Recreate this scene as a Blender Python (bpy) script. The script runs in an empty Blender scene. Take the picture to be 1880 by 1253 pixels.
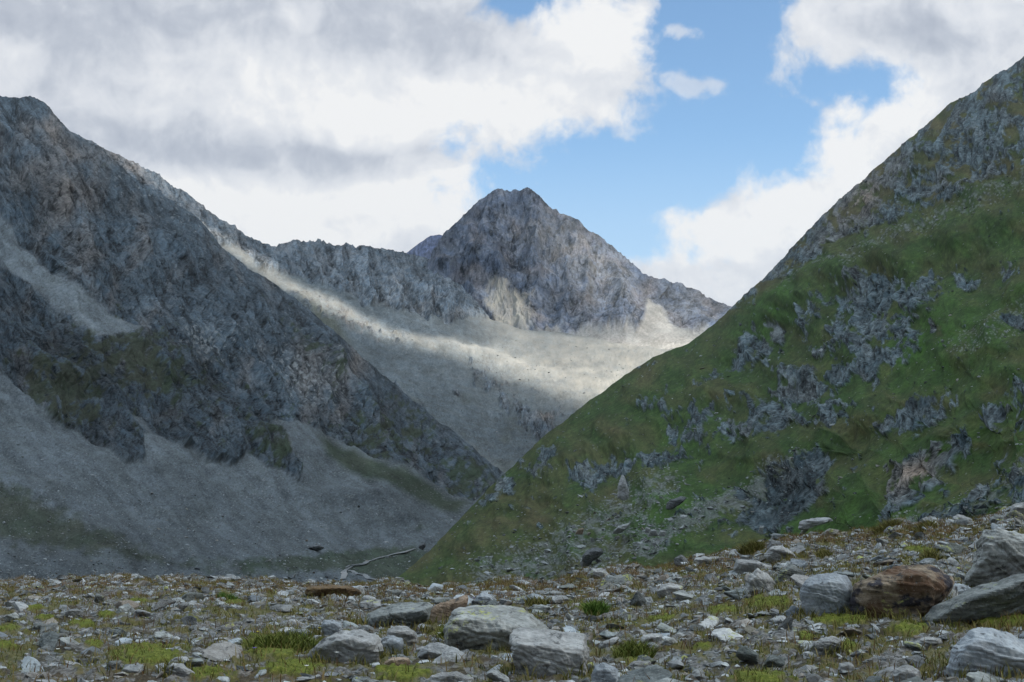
import bpy, bmesh, math, random
import numpy as np
from mathutils import Vector
random.seed(7); RNG = np.random.default_rng(7)
C = bpy.context.scene.collection
scene = bpy.context.scene

# ---------------------------------------------------------------- camera
F = 2350.0                       # focal length in photo pixels (1880 wide)
TILT = math.atan((880 - 626.5) / F)
cT, sT = math.cos(TILT), math.sin(TILT)
cam = bpy.data.cameras.new('camera'); cam_o = bpy.data.objects.new('camera', cam); C.objects.link(cam_o)
cam.sensor_width = 36; cam.lens = 36 * F / 1880; cam.clip_start = .1; cam.clip_end = 40000
cam_o.location = (0, 0, 0); cam_o.rotation_euler = (math.pi / 2 + TILT, 0, 0)
scene.camera = cam_o

# ---------------------------------------------------------------- render + view
scene.render.engine = 'CYCLES'
cy = scene.cycles
cy.use_denoising = True
cy.max_bounces = 6; cy.diffuse_bounces = 3; cy.glossy_bounces = 2; cy.transmission_bounces = 3
cy.volume_bounces = 0; cy.transparent_max_bounces = 8
cy.use_adaptive_sampling = True; cy.adaptive_threshold = 0.01
vs = scene.view_settings
vs.view_transform = 'Standard'; vs.look = 'None'; vs.gamma = 1; vs.exposure = 0.32; vs.use_curve_mapping = False

# ---------------------------------------------------------------- sun
SUN_EL, SUN_AZ = math.radians(47), math.radians(115)      # azimuth clockwise from +Y: to the right, a little behind
SUN = np.array([math.cos(SUN_EL) * math.sin(SUN_AZ), math.cos(SUN_EL) * math.cos(SUN_AZ), math.sin(SUN_EL)])
sl = bpy.data.lights.new('sun', 'SUN'); sl.energy = 5.0; sl.angle = math.radians(0.55); sl.color = (1, .94, .84)
so = bpy.data.objects.new('sun', sl); C.objects.link(so)
so.rotation_euler = Vector(-SUN).to_track_quat('-Z', 'Y').to_euler()

# ---------------------------------------------------------------- node helper
class NB:
    def __init__(s, tree): s.t = tree; s.n = tree.nodes; s.l = tree.links
    def new(s, typ, **kw):
        n = s.n.new(typ)
        for k, v in kw.items(): setattr(n, k, v)
        return n
    def put(s, sock, v):
        if isinstance(v, bpy.types.NodeSocket): s.l.new(v, sock)
        else: sock.default_value = v
    def m(s, op, a, b=0.0, c=None, clamp=False):
        n = s.new('ShaderNodeMath', operation=op, use_clamp=clamp)
        s.put(n.inputs[0], a); s.put(n.inputs[1], b)
        if c is not None: s.put(n.inputs[2], c)
        return n.outputs[0]
    def vm(s, op, a, b=(0, 0, 0)):
        n = s.new('ShaderNodeVectorMath', operation=op); s.put(n.inputs[0], a)
        if op == 'SCALE': s.put(n.inputs['Scale'], b)
        else: s.put(n.inputs[1], b)
        return n.outputs[1] if op in ('DOT_PRODUCT', 'LENGTH') else n.outputs[0]
    def comb(s, x, y, z=0.0):
        n = s.new('ShaderNodeCombineXYZ')
        for i, v in enumerate((x, y, z)): s.put(n.inputs[i], v)
        return n.outputs[0]
    def noise(s, vec, scale, detail=4, rough=.5, dist=0.0, typ='FBM'):
        n = s.new('ShaderNodeTexNoise'); n.noise_type = typ
        s.put(n.inputs['Vector'], vec); n.inputs['Scale'].default_value = scale
        n.inputs['Detail'].default_value = detail; n.inputs['Roughness'].default_value = rough
        n.inputs['Distortion'].default_value = dist
        return n.outputs[0]
    def vor(s, vec, scale, feature='F1', out=0):
        n = s.new('ShaderNodeTexVoronoi'); n.feature = feature
        s.put(n.inputs['Vector'], vec); n.inputs['Scale'].default_value = scale
        return n.outputs[out]
    def rng(s, v, a, b, c=0.0, d=1.0, smooth=True):
        n = s.new('ShaderNodeMapRange'); n.interpolation_type = 'SMOOTHSTEP' if smooth else 'LINEAR'
        s.put(n.inputs[0], v)
        for i, x in enumerate((a, b, c, d)): s.put(n.inputs[1 + i], x)
        return n.outputs[0]
    def mix(s, f, a, b, mode='MIX'):
        n = s.new('ShaderNodeMix', data_type='RGBA', blend_type=mode)
        s.put(n.inputs[0], f)
        for i, v in ((6, a), (7, b)):
            if isinstance(v, tuple) and len(v) == 3: v = v + (1,)
            s.put(n.inputs[i], v)
        return n.outputs[2]
    def attr(s, name):
        n = s.new('ShaderNodeAttribute'); n.attribute_name = name
        return n.outputs['Fac']
    def ramp(s, f, stops):
        n = s.new('ShaderNodeValToRGB'); s.put(n.inputs[0], f)
        e = n.color_ramp.elements
        while len(e) < len(stops): e.new(.5)
        for el, (p, col) in zip(e, stops): el.position = p; el.color = tuple(col) + (1,)
        return n.outputs[0]

# ---------------------------------------------------------------- world: sky with a broken cloud field
w = bpy.data.worlds.new('World'); scene.world = w; w.use_nodes = True
B = NB(w.node_tree); w.node_tree.nodes.clear()
out = B.new('ShaderNodeOutputWorld')
sky = B.new('ShaderNodeTexSky'); sky.sky_type = 'NISHITA'; sky.sun_disc = False
sky.sun_elevation = SUN_EL; sky.sun_rotation = SUN_AZ; sky.altitude = 2200; sky.air_density = 1.2; sky.dust_density = .6; sky.ozone_density = 1.5
skyc = B.vm('MULTIPLY', B.vm('SCALE', sky.outputs[0], 0.15), (.98, 1.08, 1.07))
tc = B.new('ShaderNodeTexCoord')
D_ = tc.outputs['Generated']
fy = B.m('MAXIMUM', B.vm('DOT_PRODUCT', D_, (0, cT, sT)), .12)
U = B.m('MULTIPLY_ADD', B.m('DIVIDE', B.vm('DOT_PRODUCT', D_, (1, 0, 0)), fy), F / 100, 9.40)
V = B.m('MULTIPLY_ADD', B.m('DIVIDE', B.vm('DOT_PRODUCT', D_, (0, -sT, cT)), fy), -F / 100, 6.265)
UV = B.comb(U, V, 0.0)
wn = B.new('ShaderNodeTexNoise'); B.put(wn.inputs['Vector'], UV); wn.inputs['Scale'].default_value = .55; wn.inputs['Detail'].default_value = 3
warp = B.vm('SCALE', B.vm('SUBTRACT', wn.outputs['Color'], (.5, .5, .5)), .9)
Q = B.vm('ADD', UV, warp)
def blob(q, cx, cy_, rx, ry, rot=0.0, soft=1.0):
    a = math.radians(rot); ca, sa = math.cos(a), math.sin(a)
    p = B.vm('SUBTRACT', q, (cx / 100, cy_ / 100, 0))
    x = B.vm('DOT_PRODUCT', p, (ca * 100 / rx, sa * 100 / rx, 0))
    y = B.vm('DOT_PRODUCT', p, (-sa * 100 / ry, ca * 100 / ry, 0))
    r2 = B.m('MULTIPLY_ADD', x, x, B.m('MULTIPLY', y, y))
    return B.m('MULTIPLY', B.m('SUBTRACT', 1.0, B.m('SQRT', r2)), soft if soft != 0 else min(rx, ry) / 85)
def union(bl):
    v = bl[0]
    for b in bl[1:]:
        n = B.new('ShaderNodeMath', operation='SMOOTH_MAX'); B.put(n.inputs[0], v); B.put(n.inputs[1], b); n.inputs[2].default_value = .15
        v = n.outputs[0]
    return v
qh = B.vm('ADD', UV, B.vm('SCALE', warp, .8))
blue = union([blob(qh, 1305, 60, 118, 190, soft=0), blob(qh, 1340, 245, 190, 100, -8, soft=0), blob(qh, 1130, 315, 240, 72, -6, soft=0), blob(qh, 1060, 380, 190, 60, 22, soft=0),
              blob(qh, 1215, 335, 200, 80, -20, soft=0), blob(qh, 1130, 430, 90, 46, 20, soft=0), blob(qh, 1530, 152, 110, 42, 6, soft=0), blob(qh, 975, 0, 60, 30, soft=0), blob(qh, 1390, 40, 60, 90, soft=0),
              blob(qh, 1130, -60, 90, 45, soft=0)])
wisp = union([blob(Q, 1280, 165, 85, 30, 0), blob(Q, 1245, 50, 55, 22, 5)])
n1 = B.noise(qh, 1.15, 9, .55)
n1b = B.noise(B.vm('ADD', qh, (31.3, 7.7, 2)), 3.2, 6, .6)
edge = B.m('ADD', B.m('MULTIPLY', B.m('SUBTRACT', n1, .5), 1.7), B.m('MULTIPLY', B.m('SUBTRACT', n1b, .5), .75))
S = B.m('SUBTRACT', edge, B.m('MINIMUM', B.m('MULTIPLY_ADD', blue, 1.2, .07), .9))                      # > 0 : cloud
alpha = B.rng(S, -.34, .34)
wal = B.rng(B.m('ADD', wisp, B.m('MULTIPLY', edge, 1.6)), .05, .75, 0, .6)
thin = B.rng(V, 2.2, 5.2, 0.0, .50)                  # the blue pales towards the horizon
alpha2 = B.m('MAXIMUM', alpha, wal)
# brightness of the cloud: sunlit puffs and grey undersides
def nb(off): return B.noise(B.vm('ADD', Q, off), .85, 8, .56)
na, nc = nb((0, 0, 5)), nb((.16, -.20, 5))
relief = B.m('SUBTRACT', na, nc)
grey = union([blob(Q, 120, 60, 520, 130, 4), blob(Q, 560, 292, 300, 36, 3), blob(Q, 330, 262, 340, 60, 6), blob(Q, 700, 60, 260, 75, 0),
              blob(Q, 1700, 60, 120, 40, 10)])
lite = union([blob(Q, 330, 130, 120, 60), blob(Q, 640, 180, 420, 80, 4), blob(Q, 830, 350, 150, 55), blob(Q, 550, 38, 36, 34), blob(Q, 1080, 60, 120, 70),
              blob(Q, 1500, 330, 150, 75, -35), blob(Q, 1640, 190, 70, 60), blob(Q, 1300, 430, 170, 50), blob(Q, 600, 380, 330, 70), blob(Q, 20, 120, 60, 40)])
g = B.m('SUBTRACT', B.rng(lite, -.6, .6, 0, .40), B.rng(grey, -.7, .6, 0, .42))
g = B.m('ADD', g, B.m('MULTIPLY', relief, 1.35))
g = B.m('ADD', g, B.m('MULTIPLY', B.m('SUBTRACT', n1, .5), .38))
g = B.m('ADD', g, .735)
ccol = B.ramp(g, [(0.0, (.42, .465, .555)), (.35, (.54, .585, .665)), (.62, (.70, .735, .795)), (.85, (.80, .825, .865)), (1.0, (.90, .91, .92))])
haze_c = (.46, .60, .76)
skyp = B.mix(thin, skyc, haze_c)
fdot = B.vm('DOT_PRODUCT', D_, (0, cT, sT))
front = B.rng(fdot, .15, .72, .40, 1.0)               # sky outside the view dimmed, so the land is lit more from above
final = B.vm('SCALE', B.mix(alpha2, skyp, B.vm('SCALE', ccol, .86)), front)
bg = B.new('ShaderNodeBackground'); B.put(bg.inputs[0], final); bg.inputs[1].default_value = 1.0
B.l.new(bg.outputs[0], out.inputs[0])

# ================================================================ maths
_P = RNG.permutation(4096).astype(np.int32); _P = np.concatenate([_P, _P])
_A = RNG.random(4096) * 2 * np.pi; _GX = np.cos(_A).astype(np.float32); _GY = np.sin(_A).astype(np.float32)
def perlin(x, y, seed=0):
    x = np.asarray(x, np.float32) + seed * 17.31; y = np.asarray(y, np.float32) + seed * 9.17
    xi = np.floor(x); yi = np.floor(y); fx = x - xi; fy_ = y - yi
    X = xi.astype(np.int32) & 4095; Y = yi.astype(np.int32) & 4095
    u = fx * fx * fx * (fx * (fx * 6 - 15) + 10); v = fy_ * fy_ * fy_ * (fy_ * (fy_ * 6 - 15) + 10)
    def g_(dx, dy):
        h = _P[_P[(X + dx) & 4095] + ((Y + dy) & 4095)]
        return _GX[h] * (fx - dx) + _GY[h] * (fy_ - dy)
    a = g_(0, 0); b = g_(1, 0); c = g_(0, 1); d = g_(1, 1)
    return ((a + u * (b - a)) * (1 - v) + (c + u * (d - c)) * v) * 1.5
def fbm(x, y, o=4, gain=.5, seed=0, lac=2.03):
    s = 0; a = 1; t = 0
    for i in range(o):
        s = s + a * perlin(x, y, seed + i); t += a; a *= gain; x = x * lac; y = y * lac
    return s / t
def ridged(x, y, o=4, gain=.5, seed=0, lac=2.03):       # 0..1, sharp crests near 1
    s = 0; a = 1; t = 0; wgt = 1
    for i in range(o):
        n = 1 - np.abs(perlin(x, y, seed + i)) * 1.3; n = n * n
        s = s + a * n * wgt; wgt = np.clip(n * 1.3, 0, 1); t += a; a *= gain; x = x * lac; y = y * lac
    return s / t
def worley(x, y, seed=0):                               # F1, F2, cell random
    xi = np.floor(x).astype(np.int32); yi = np.floor(y).astype(np.int32)
    f1 = np.full(x.shape, 9., np.float32); f2 = f1.copy(); rid = np.zeros(x.shape, np.float32)
    for dx in (-1, 0, 1):
        for dy in (-1, 0, 1):
            h = _P[_P[(xi + dx + seed * 31) & 4095] + ((yi + dy) & 4095)]
            h2 = _P[h + 77]; h3 = _P[h2 + 33]
            d = np.hypot(xi + dx + h / 4096 - x, yi + dy + h2 / 4096 - y).astype(np.float32)
            c1 = d < f1
            f2 = np.where(c1, f1, np.minimum(f2, d)); rid = np.where(c1, h3 / 4096, rid); f1 = np.where(c1, d, f1)
    return f1, f2, rid
def sstep(x, a, b):
    t = np.clip((x - a) / (b - a), 0, 1); return t * t * (3 - 2 * t)
def poly_sdf(px, py, pts):                              # positive inside, in photo pixels
    d = np.full(px.shape, 1e9, np.float32); ins = np.zeros(px.shape, bool)
    n = len(pts)
    for i in range(n):
        (x0, y0), (x1, y1) = pts[i], pts[(i + 1) % n]
        ex, ey = x1 - x0, y1 - y0
        t = np.clip(((px - x0) * ex + (py - y0) * ey) / (ex * ex + ey * ey + 1e-9), 0, 1)
        d = np.minimum(d, np.hypot(px - x0 - t * ex, py - y0 - t * ey))
        if y0 != y1:
            c = ((y0 > py) != (y1 > py)) & (px < (x1 - x0) * (py - y0) / (y1 - y0) + x0)
            ins ^= c
    return np.where(ins, d, -d)
def line_dist(px, py, pts):
    d = np.full(px.shape, 1e9, np.float32)
    for i in range(len(pts) - 1):
        (x0, y0), (x1, y1) = pts[i], pts[i + 1]
        ex, ey = x1 - x0, y1 - y0
        t = np.clip(((px - x0) * ex + (py - y0) * ey) / (ex * ex + ey * ey + 1e-9), 0, 1)
        d = np.minimum(d, np.hypot(px - x0 - t * ex, py - y0 - t * ey))
    return d
def lerp_line(px, pts):
    a = np.array(pts, float); return np.interp(px, a[:, 0], a[:, 1])
def gauss(px, py, cx, cy_, rx, ry, rot=0):
    a = math.radians(rot); x = (px - cx) * math.cos(a) + (py - cy_) * math.sin(a); y = -(px - cx) * math.sin(a) + (py - cy_) * math.cos(a)
    return np.exp(-(x / rx) ** 2 - (y / ry) ** 2)
def slopes(px, py):
    cx = (px - 940) / F; cyy = -(py - 626.5) / F
    dy = cT - cyy * sT
    return cx / dy, (sT + cyy * cT) / dy
def P3(px, py, D):
    dx, dz = slopes(np.asarray(px, float), np.asarray(py, float))
    return np.stack([dx * D, np.ones_like(dx) * D, dz * D], -1)
def py_of(y, z):                                        # photo row of a point
    return 626.5 - F * (z * cT - y * sT) / (y * cT + z * sT)
def px_of(x, y, z): return 940 + F * x / (y * cT + z * sT)
def pnorm(qs, p=7):
    s = 0
    for q in qs: s = s + np.maximum(q, 1e-7) ** p
    return s ** (1 / p)
def quadfit(ctrl):
    a = np.array(ctrl, float); X = (a[:, 0] - 900) / 500; Y = (a[:, 1] - 600) / 300
    M = np.stack([np.ones_like(X), X, Y, X * X, X * Y, Y * Y], 1)
    k = np.linalg.lstsq(M.T @ M + np.eye(6) * 1e-3, M.T @ (1000 / a[:, 2]), rcond=None)[0]
    def f(px, py):
        X = (px - 900) / 500; Y = (py - 600) / 300
        return 1000 / np.maximum(k[0] + k[1] * X + k[2] * Y + k[3] * X * X + k[4] * X * Y + k[5] * Y * Y, .08)
    return f

def streaks(ac, al, w, seed):                           # light veins and dark cracks running down the fall line
    a = 1 - np.abs(perlin(ac / w, al / (w * 5), seed)) * 2.4; b_ = 1 - np.abs(perlin(ac / (w * 2.1), al / (w * 8), seed + 1)) * 2.6
    return np.clip(a, 0, 1) - 1.05 * np.clip(b_, 0, 1)
def facets(ac, al, w, seed):                            # broken blocks: each cell has its own height and its own shade
    jx = ac + .35 * w * perlin(ac / w, al / w, seed); f1, f2, r1 = worley(jx / w, al / (w * 2.3), seed); g1, g2, r2 = worley(jx / (w * .42), al / (w * .95), seed + 1)
    crack = sstep(f2 - f1, 0, .16)
    return r1 - .5, r2 - .5, crack
def grain(shape, seed): return np.random.default_rng(seed).normal(size=shape).astype(np.float32)
# ================================================================ mesh helpers
def tag(o, label=None, cat=None, group=None, kind=None):
    if label: o['label'] = label
    if cat: o['category'] = cat
    if group: o['group'] = group
    if kind: o['kind'] = kind
    return o
def add_attr(me, name, arr):
    a = me.attributes.new(name, 'FLOAT', 'POINT'); a.data.foreach_set('value', np.ascontiguousarray(arr, np.float32).ravel())
def mesh_arrays(name, V_, quads=None, tris=None, mat=None, attrs=None, smooth=None):
    me = bpy.data.meshes.new(name)
    V_ = np.ascontiguousarray(V_, np.float32).reshape(-1, 3)
    loops = []; starts = []; n0 = 0
    if quads is not None and len(quads): q = np.ascontiguousarray(quads, np.int32); loops.append(q.ravel()); starts.append(np.arange(len(q)) * 4); n0 = len(q) * 4
    if tris is not None and len(tris): t = np.ascontiguousarray(tris, np.int32); loops.append(t.ravel()); starts.append(n0 + np.arange(len(t)) * 3)
    L = np.concatenate(loops); St = np.concatenate(starts).astype(np.int32)
    me.vertices.add(len(V_)); me.vertices.foreach_set('co', V_.ravel())
    me.loops.add(len(L)); me.loops.foreach_set('vertex_index', L)
    me.polygons.add(len(St)); me.polygons.foreach_set('loop_start', St)
    if smooth is None: smooth = np.ones(len(St), bool)
    elif isinstance(smooth, bool): smooth = np.full(len(St), smooth)
    me.polygons.foreach_set('use_smooth', smooth)
    if attrs:
        for k, v in attrs.items(): add_attr(me, k, v)
    if mat: me.materials.append(mat)
    me.update(calc_edges=True)
    return me
def mesh_obj(name, me, parent=None):
    o = bpy.data.objects.new(name, me); C.objects.link(o)
    if parent: o.parent = parent
    return o
def grid_quads(R, Cn):
    i = np.arange(R - 1)[:, None] * Cn + np.arange(Cn - 1)[None]
    return np.stack([i, i + 1, i + Cn + 1, i + Cn], -1).reshape(-1, 4)
def grid_normals(V_):
    du = np.gradient(V_, axis=1); dv = np.gradient(V_, axis=0)
    n = np.cross(du, dv); n /= np.linalg.norm(n, axis=-1, keepdims=True) + 1e-12
    return n

# ================================================================ materials
def new_mat(name, rough=.9, spec=.25):
    m = bpy.data.materials.new(name); m.use_nodes = True
    b = NB(m.node_tree); p = m.node_tree.nodes['Principled BSDF']
    p.inputs['Roughness'].default_value = rough; p.inputs['Specular IOR Level'].default_value = spec
    return m, b, p
def terrain_mat(name, rock, rock2, scree, scree2, grass, grass2, dry, scale):
    """rock / scree / grass blended by the attributes of the mesh; scale = metres of the finest texture"""
    m, b, p = new_mat(name, .95, .12)
    g = b.new('ShaderNodeNewGeometry').outputs['Position']
    n_f = b.noise(g, 1 / scale, 5, .65)
    n_m = b.noise(g, 1 / (scale * 9), 4, .6)
    tone = b.attr('tone'); det = b.attr('det')
    cr = b.mix(b.rng(n_m, .35, .65), rock, rock2)
    cr = b.mix(b.attr('warm'), cr, (.155, .118, .092))
    cr = b.vm('MULTIPLY', cr, b.vm('SCALE', (1, 1, 1), b.rng(b.m('ADD', b.m('MULTIPLY', n_f, .6), b.m('MULTIPLY', det, .5)), .25, .85, .22, 2.15, False)))
    cs = b.mix(b.rng(n_m, .35, .65), scree, scree2)
    cs = b.vm('MULTIPLY', cs, b.vm('SCALE', (1, 1, 1), b.rng(b.m('ADD', b.m('MULTIPLY', n_f, .6), b.m('MULTIPLY', det, .4)), .2, .85, .5, 1.55, False)))
    cg = b.mix(b.rng(n_m, .35, .65), grass, grass2)
    cg = b.mix(b.attr('dry'), cg, dry)
    cg = b.mix(b.attr('lush'), cg, (.040, .088, .014))
    cg = b.vm('MULTIPLY', cg, b.vm('SCALE', (1, 1, 1), b.rng(b.m('ADD', b.m('MULTIPLY', n_f, .6), b.m('MULTIPLY', det, .4)), .2, .85, .55, 1.5, False)))
    c = b.mix(b.attr('scree'), cr, cs)
    c = b.mix(b.attr('grass'), c, cg)
    c = b.mix(b.attr('stone'), c, (.22, .23, .235))
    c = b.mix(b.attr('pale'), c, (.37, .345, .30))  # pale stone, its colour warmed for the sunlit band
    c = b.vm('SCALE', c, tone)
    b.put(p.inputs['Base Color'], c)
    bp = b.new('ShaderNodeBump'); bp.inputs['Strength'].default_value = .55; bp.inputs['Distance'].default_value = scale * .35
    b.put(bp.inputs['Height'], n_f); b.put(p.inputs['Normal'], bp.outputs[0])
    return m

# ================================================================ terrain patches
def patch(name, label, mat, px0, px1, step, sky_fn, bot_fn, depth_fn, shape_fn, rstep, back=14, back_drop=.55, jag=None, crestfade=True):
    """A mountain side: rows run from the far back slope over the crest and down to the foot.
    shape_fn(px, py, D) -> displacement along the normal in metres, attributes"""
    cols = np.arange(px0, px1 + step, step)
    ys = sky_fn(cols) + (jag(cols) if jag is not None else 0)
    yb = bot_fn(cols)
    R = int(np.max(yb - ys) / rstep) + 2
    v = np.linspace(0, 1, R)[:, None]
    PX = np.repeat(cols[None], R, 0); PY = ys[None] + (yb - ys)[None] * v
    Dd = depth_fn(PX, PY)
    V_ = P3(PX, PY, Dd)
    disp, at = shape_fn(PX, PY, Dd)
    disp = disp * (.30 + .70 * sstep(PY - ys[None], -5, 75)) * (.25 + .75 * sstep(yb[None] - PY, -5, 60)) if crestfade else disp
    nrm = grid_normals(V_)
    flip = np.sign(-(nrm[..., 1:2] * 1.0) + nrm[..., 2:3] * .5); flip[flip == 0] = 1
    nrm = nrm * np.sign(np.median(flip))
    # fade so that the foot and crest stay connected
    V_ = V_ + nrm * disp[..., None]
    # back slope
    top = V_[0]; k = np.arange(back, 0, -1)[:, None]
    dd = Dd[0][None] * .012 * k * (1 + .06 * k)
    bk = np.repeat(top[None], back, 0).copy()
    bk[..., 1] += dd
    bk[..., 2] -= dd * back_drop * (1 + .3 * fbm(PX[:1] / 60 + k * .2, k * .3 + PX[:1] * 0, 3, seed=40))
    V_ = np.concatenate([bk, V_], 0)
    for q in at: at[q] = np.concatenate([np.repeat(at[q][:1], back, 0), at[q]], 0)
    Rr, Cc = V_.shape[:2]
    qd = grid_quads(Rr, Cc)
    sm = ((at['grass'] > .5) | (at['scree'] > .5)).ravel()[qd[:, 0]]
    me = mesh_arrays(name, V_, quads=qd[:, ::-1], mat=mat, attrs=at, smooth=sm)
    o = tag(mesh_obj(name, me), label, None, None, 'structure')
    return o, dict(cols=cols, ys=ys, yb=yb, R=R, V=V_[back:], step=step)
def sample(info, px, py):
    """point of a finished patch at photo position (px, py) of its undisplaced sheet, bilinear"""
    px = np.atleast_1d(np.asarray(px, float)); py = np.atleast_1d(np.asarray(py, float))
    c = np.clip((px - info['cols'][0]) / info['step'], 0, len(info['cols']) - 1.001)
    ys = np.interp(px, info['cols'], info['ys']); yb = np.interp(px, info['cols'], info['yb'])
    r = np.clip((py - ys) / (yb - ys) * (info['R'] - 1), 0, info['R'] - 1.001)
    ci, ri = c.astype(int), r.astype(int); fc, fr = (c - ci)[:, None], (r - ri)[:, None]; V_ = info['V']
    return (V_[ri, ci] * (1 - fc) + V_[ri, ci + 1] * fc) * (1 - fr) + (V_[ri + 1, ci] * (1 - fc) + V_[ri + 1, ci + 1] * fc) * fr
def rot_uv(px, py, ang):                                 # (across, along) for streaks running down the fall line
    a = math.radians(ang); return px * math.sin(a) - py * math.cos(a), px * math.cos(a) + py * math.sin(a)
RS = 1.45

# ---- right hillside -------------------------------------------------------
B_SKY = [(640, 1130), (700, 1085), (745, 1052), (790, 1010), (850, 950), (885, 915), (925, 870), (1000, 803), (1080, 740), (1150, 690), (1210, 655), (1270, 628), (1340, 570), (1400, 515), (1450, 462), (1500, 408), (1560, 352), (1620, 300), (1680, 252), (1725, 212), (1745, 190), (1790, 172), (1815, 150), (1880, 112), (2000, 50), (2300, -100)]
CREST = [(-700, 1062), (0, 1064), (100, 1068), (250, 1056), (330, 1060), (450, 1066), (560, 1070), (740, 1076), (900, 1074), (1000, 1070), (1100, 1046), (1250, 1032), (1350, 1014), (1450, 988), (1600, 976), (1700, 962), (1780, 952), (1880, 928), (2100, 900), (2600, 870)]
def smooth_line(px, pts, r=45):
    return sum(lerp_line(px + o * r, pts) for o in (-1, -.6, -.3, 0, .3, .6, 1)) / 7
def B_depth(px, py):
    dx, dz = slopes(px, py)
    cap = np.interp(px, [640, 750, 955, 1340, 1880, 2300], [600, 660, 950, 1500, 2000, 2000])
    qw = 1 / cap + np.maximum(py - smooth_line(px, B_SKY), -20) / F / 62
    qf = -dz / 50
    n = 1 + .05 * fbm(px / 170, py / 130, 3, seed=3)
    return n / pnorm([qw, qf * .98], 6)
OUT = [  # rocky places on the right hillside: cx, cy, rx, ry, rot, weight
    (1570, 590, 60, 60, 30, 1.0), (1610, 530, 55, 36, 0, 1.0), (1660, 535, 40, 30, 0, .9), (1700, 505, 30, 22, 0, .8), (1590, 650, 50, 35, -60, 1.0), (1640, 600, 30, 50, 20, .9),
    (1755, 500, 24, 20, 0, 1.), (1840, 480, 22, 14, 0, .8), (1862, 582, 24, 14, 0, 1.), (1420, 600, 34, 22, -35, .8), (1500, 560, 40, 16, -40, .8), (1380, 640, 50, 30, -35, .9), (1460, 690, 55, 42, 0, 1.0),
    (1520, 670, 40, 30, 0, .9), (1400, 740, 70, 40, -25, .9), (1500, 740, 50, 26, -20, .8), (1350, 760, 60, 30, -30, .9), (1260, 770, 55, 30, -20, .8), (1200, 740, 26, 16, 0, .7),
    (1200, 830, 60, 22, -25, .9), (1130, 850, 60, 26, -15, .9), (1060, 870, 30, 26, 0, 1.), (990, 850, 40, 22, -20, .8), (930, 890, 50, 20, -35, .8), (900, 915, 40, 16, -40, .9), (1300, 880, 60, 14, -30, .6),
    (1420, 870, 75, 46, -30, 1.25), (1370, 915, 40, 34, -40, 1.1), (1460, 840, 30, 22, 0, 1.1), (1660, 740, 60, 24, -20, 1.), (1620, 760, 40, 20, 0, .9), (1655, 830, 50, 28, -25, 1.3), (1630, 865, 30, 20, -25, 1.2),
    (1720, 800, 60, 18, -40, .9), (1800, 740, 50, 20, -40, .8), (1610, 910, 60, 14, -35, .9), (1690, 925, 60, 22, -35, 1.1), (1760, 890, 80, 40, -20, .7), (1850, 860, 60, 60, 0, .6), (1560, 950, 30, 8, -15, .7), (1495, 958, 26, 8, -10, 1.),
    (1860, 720, 40, 40, -30, .7), (1780, 960, 120, 14, -10, .6), (1300, 700, 30, 18, -30, .6), (1240, 715, 26, 12, -35, .6), (1480, 620, 30, 16, -20, .6), (1700, 590, 14, 10, 0, .6), (1560, 700, 16, 10, 0, .6)]
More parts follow.
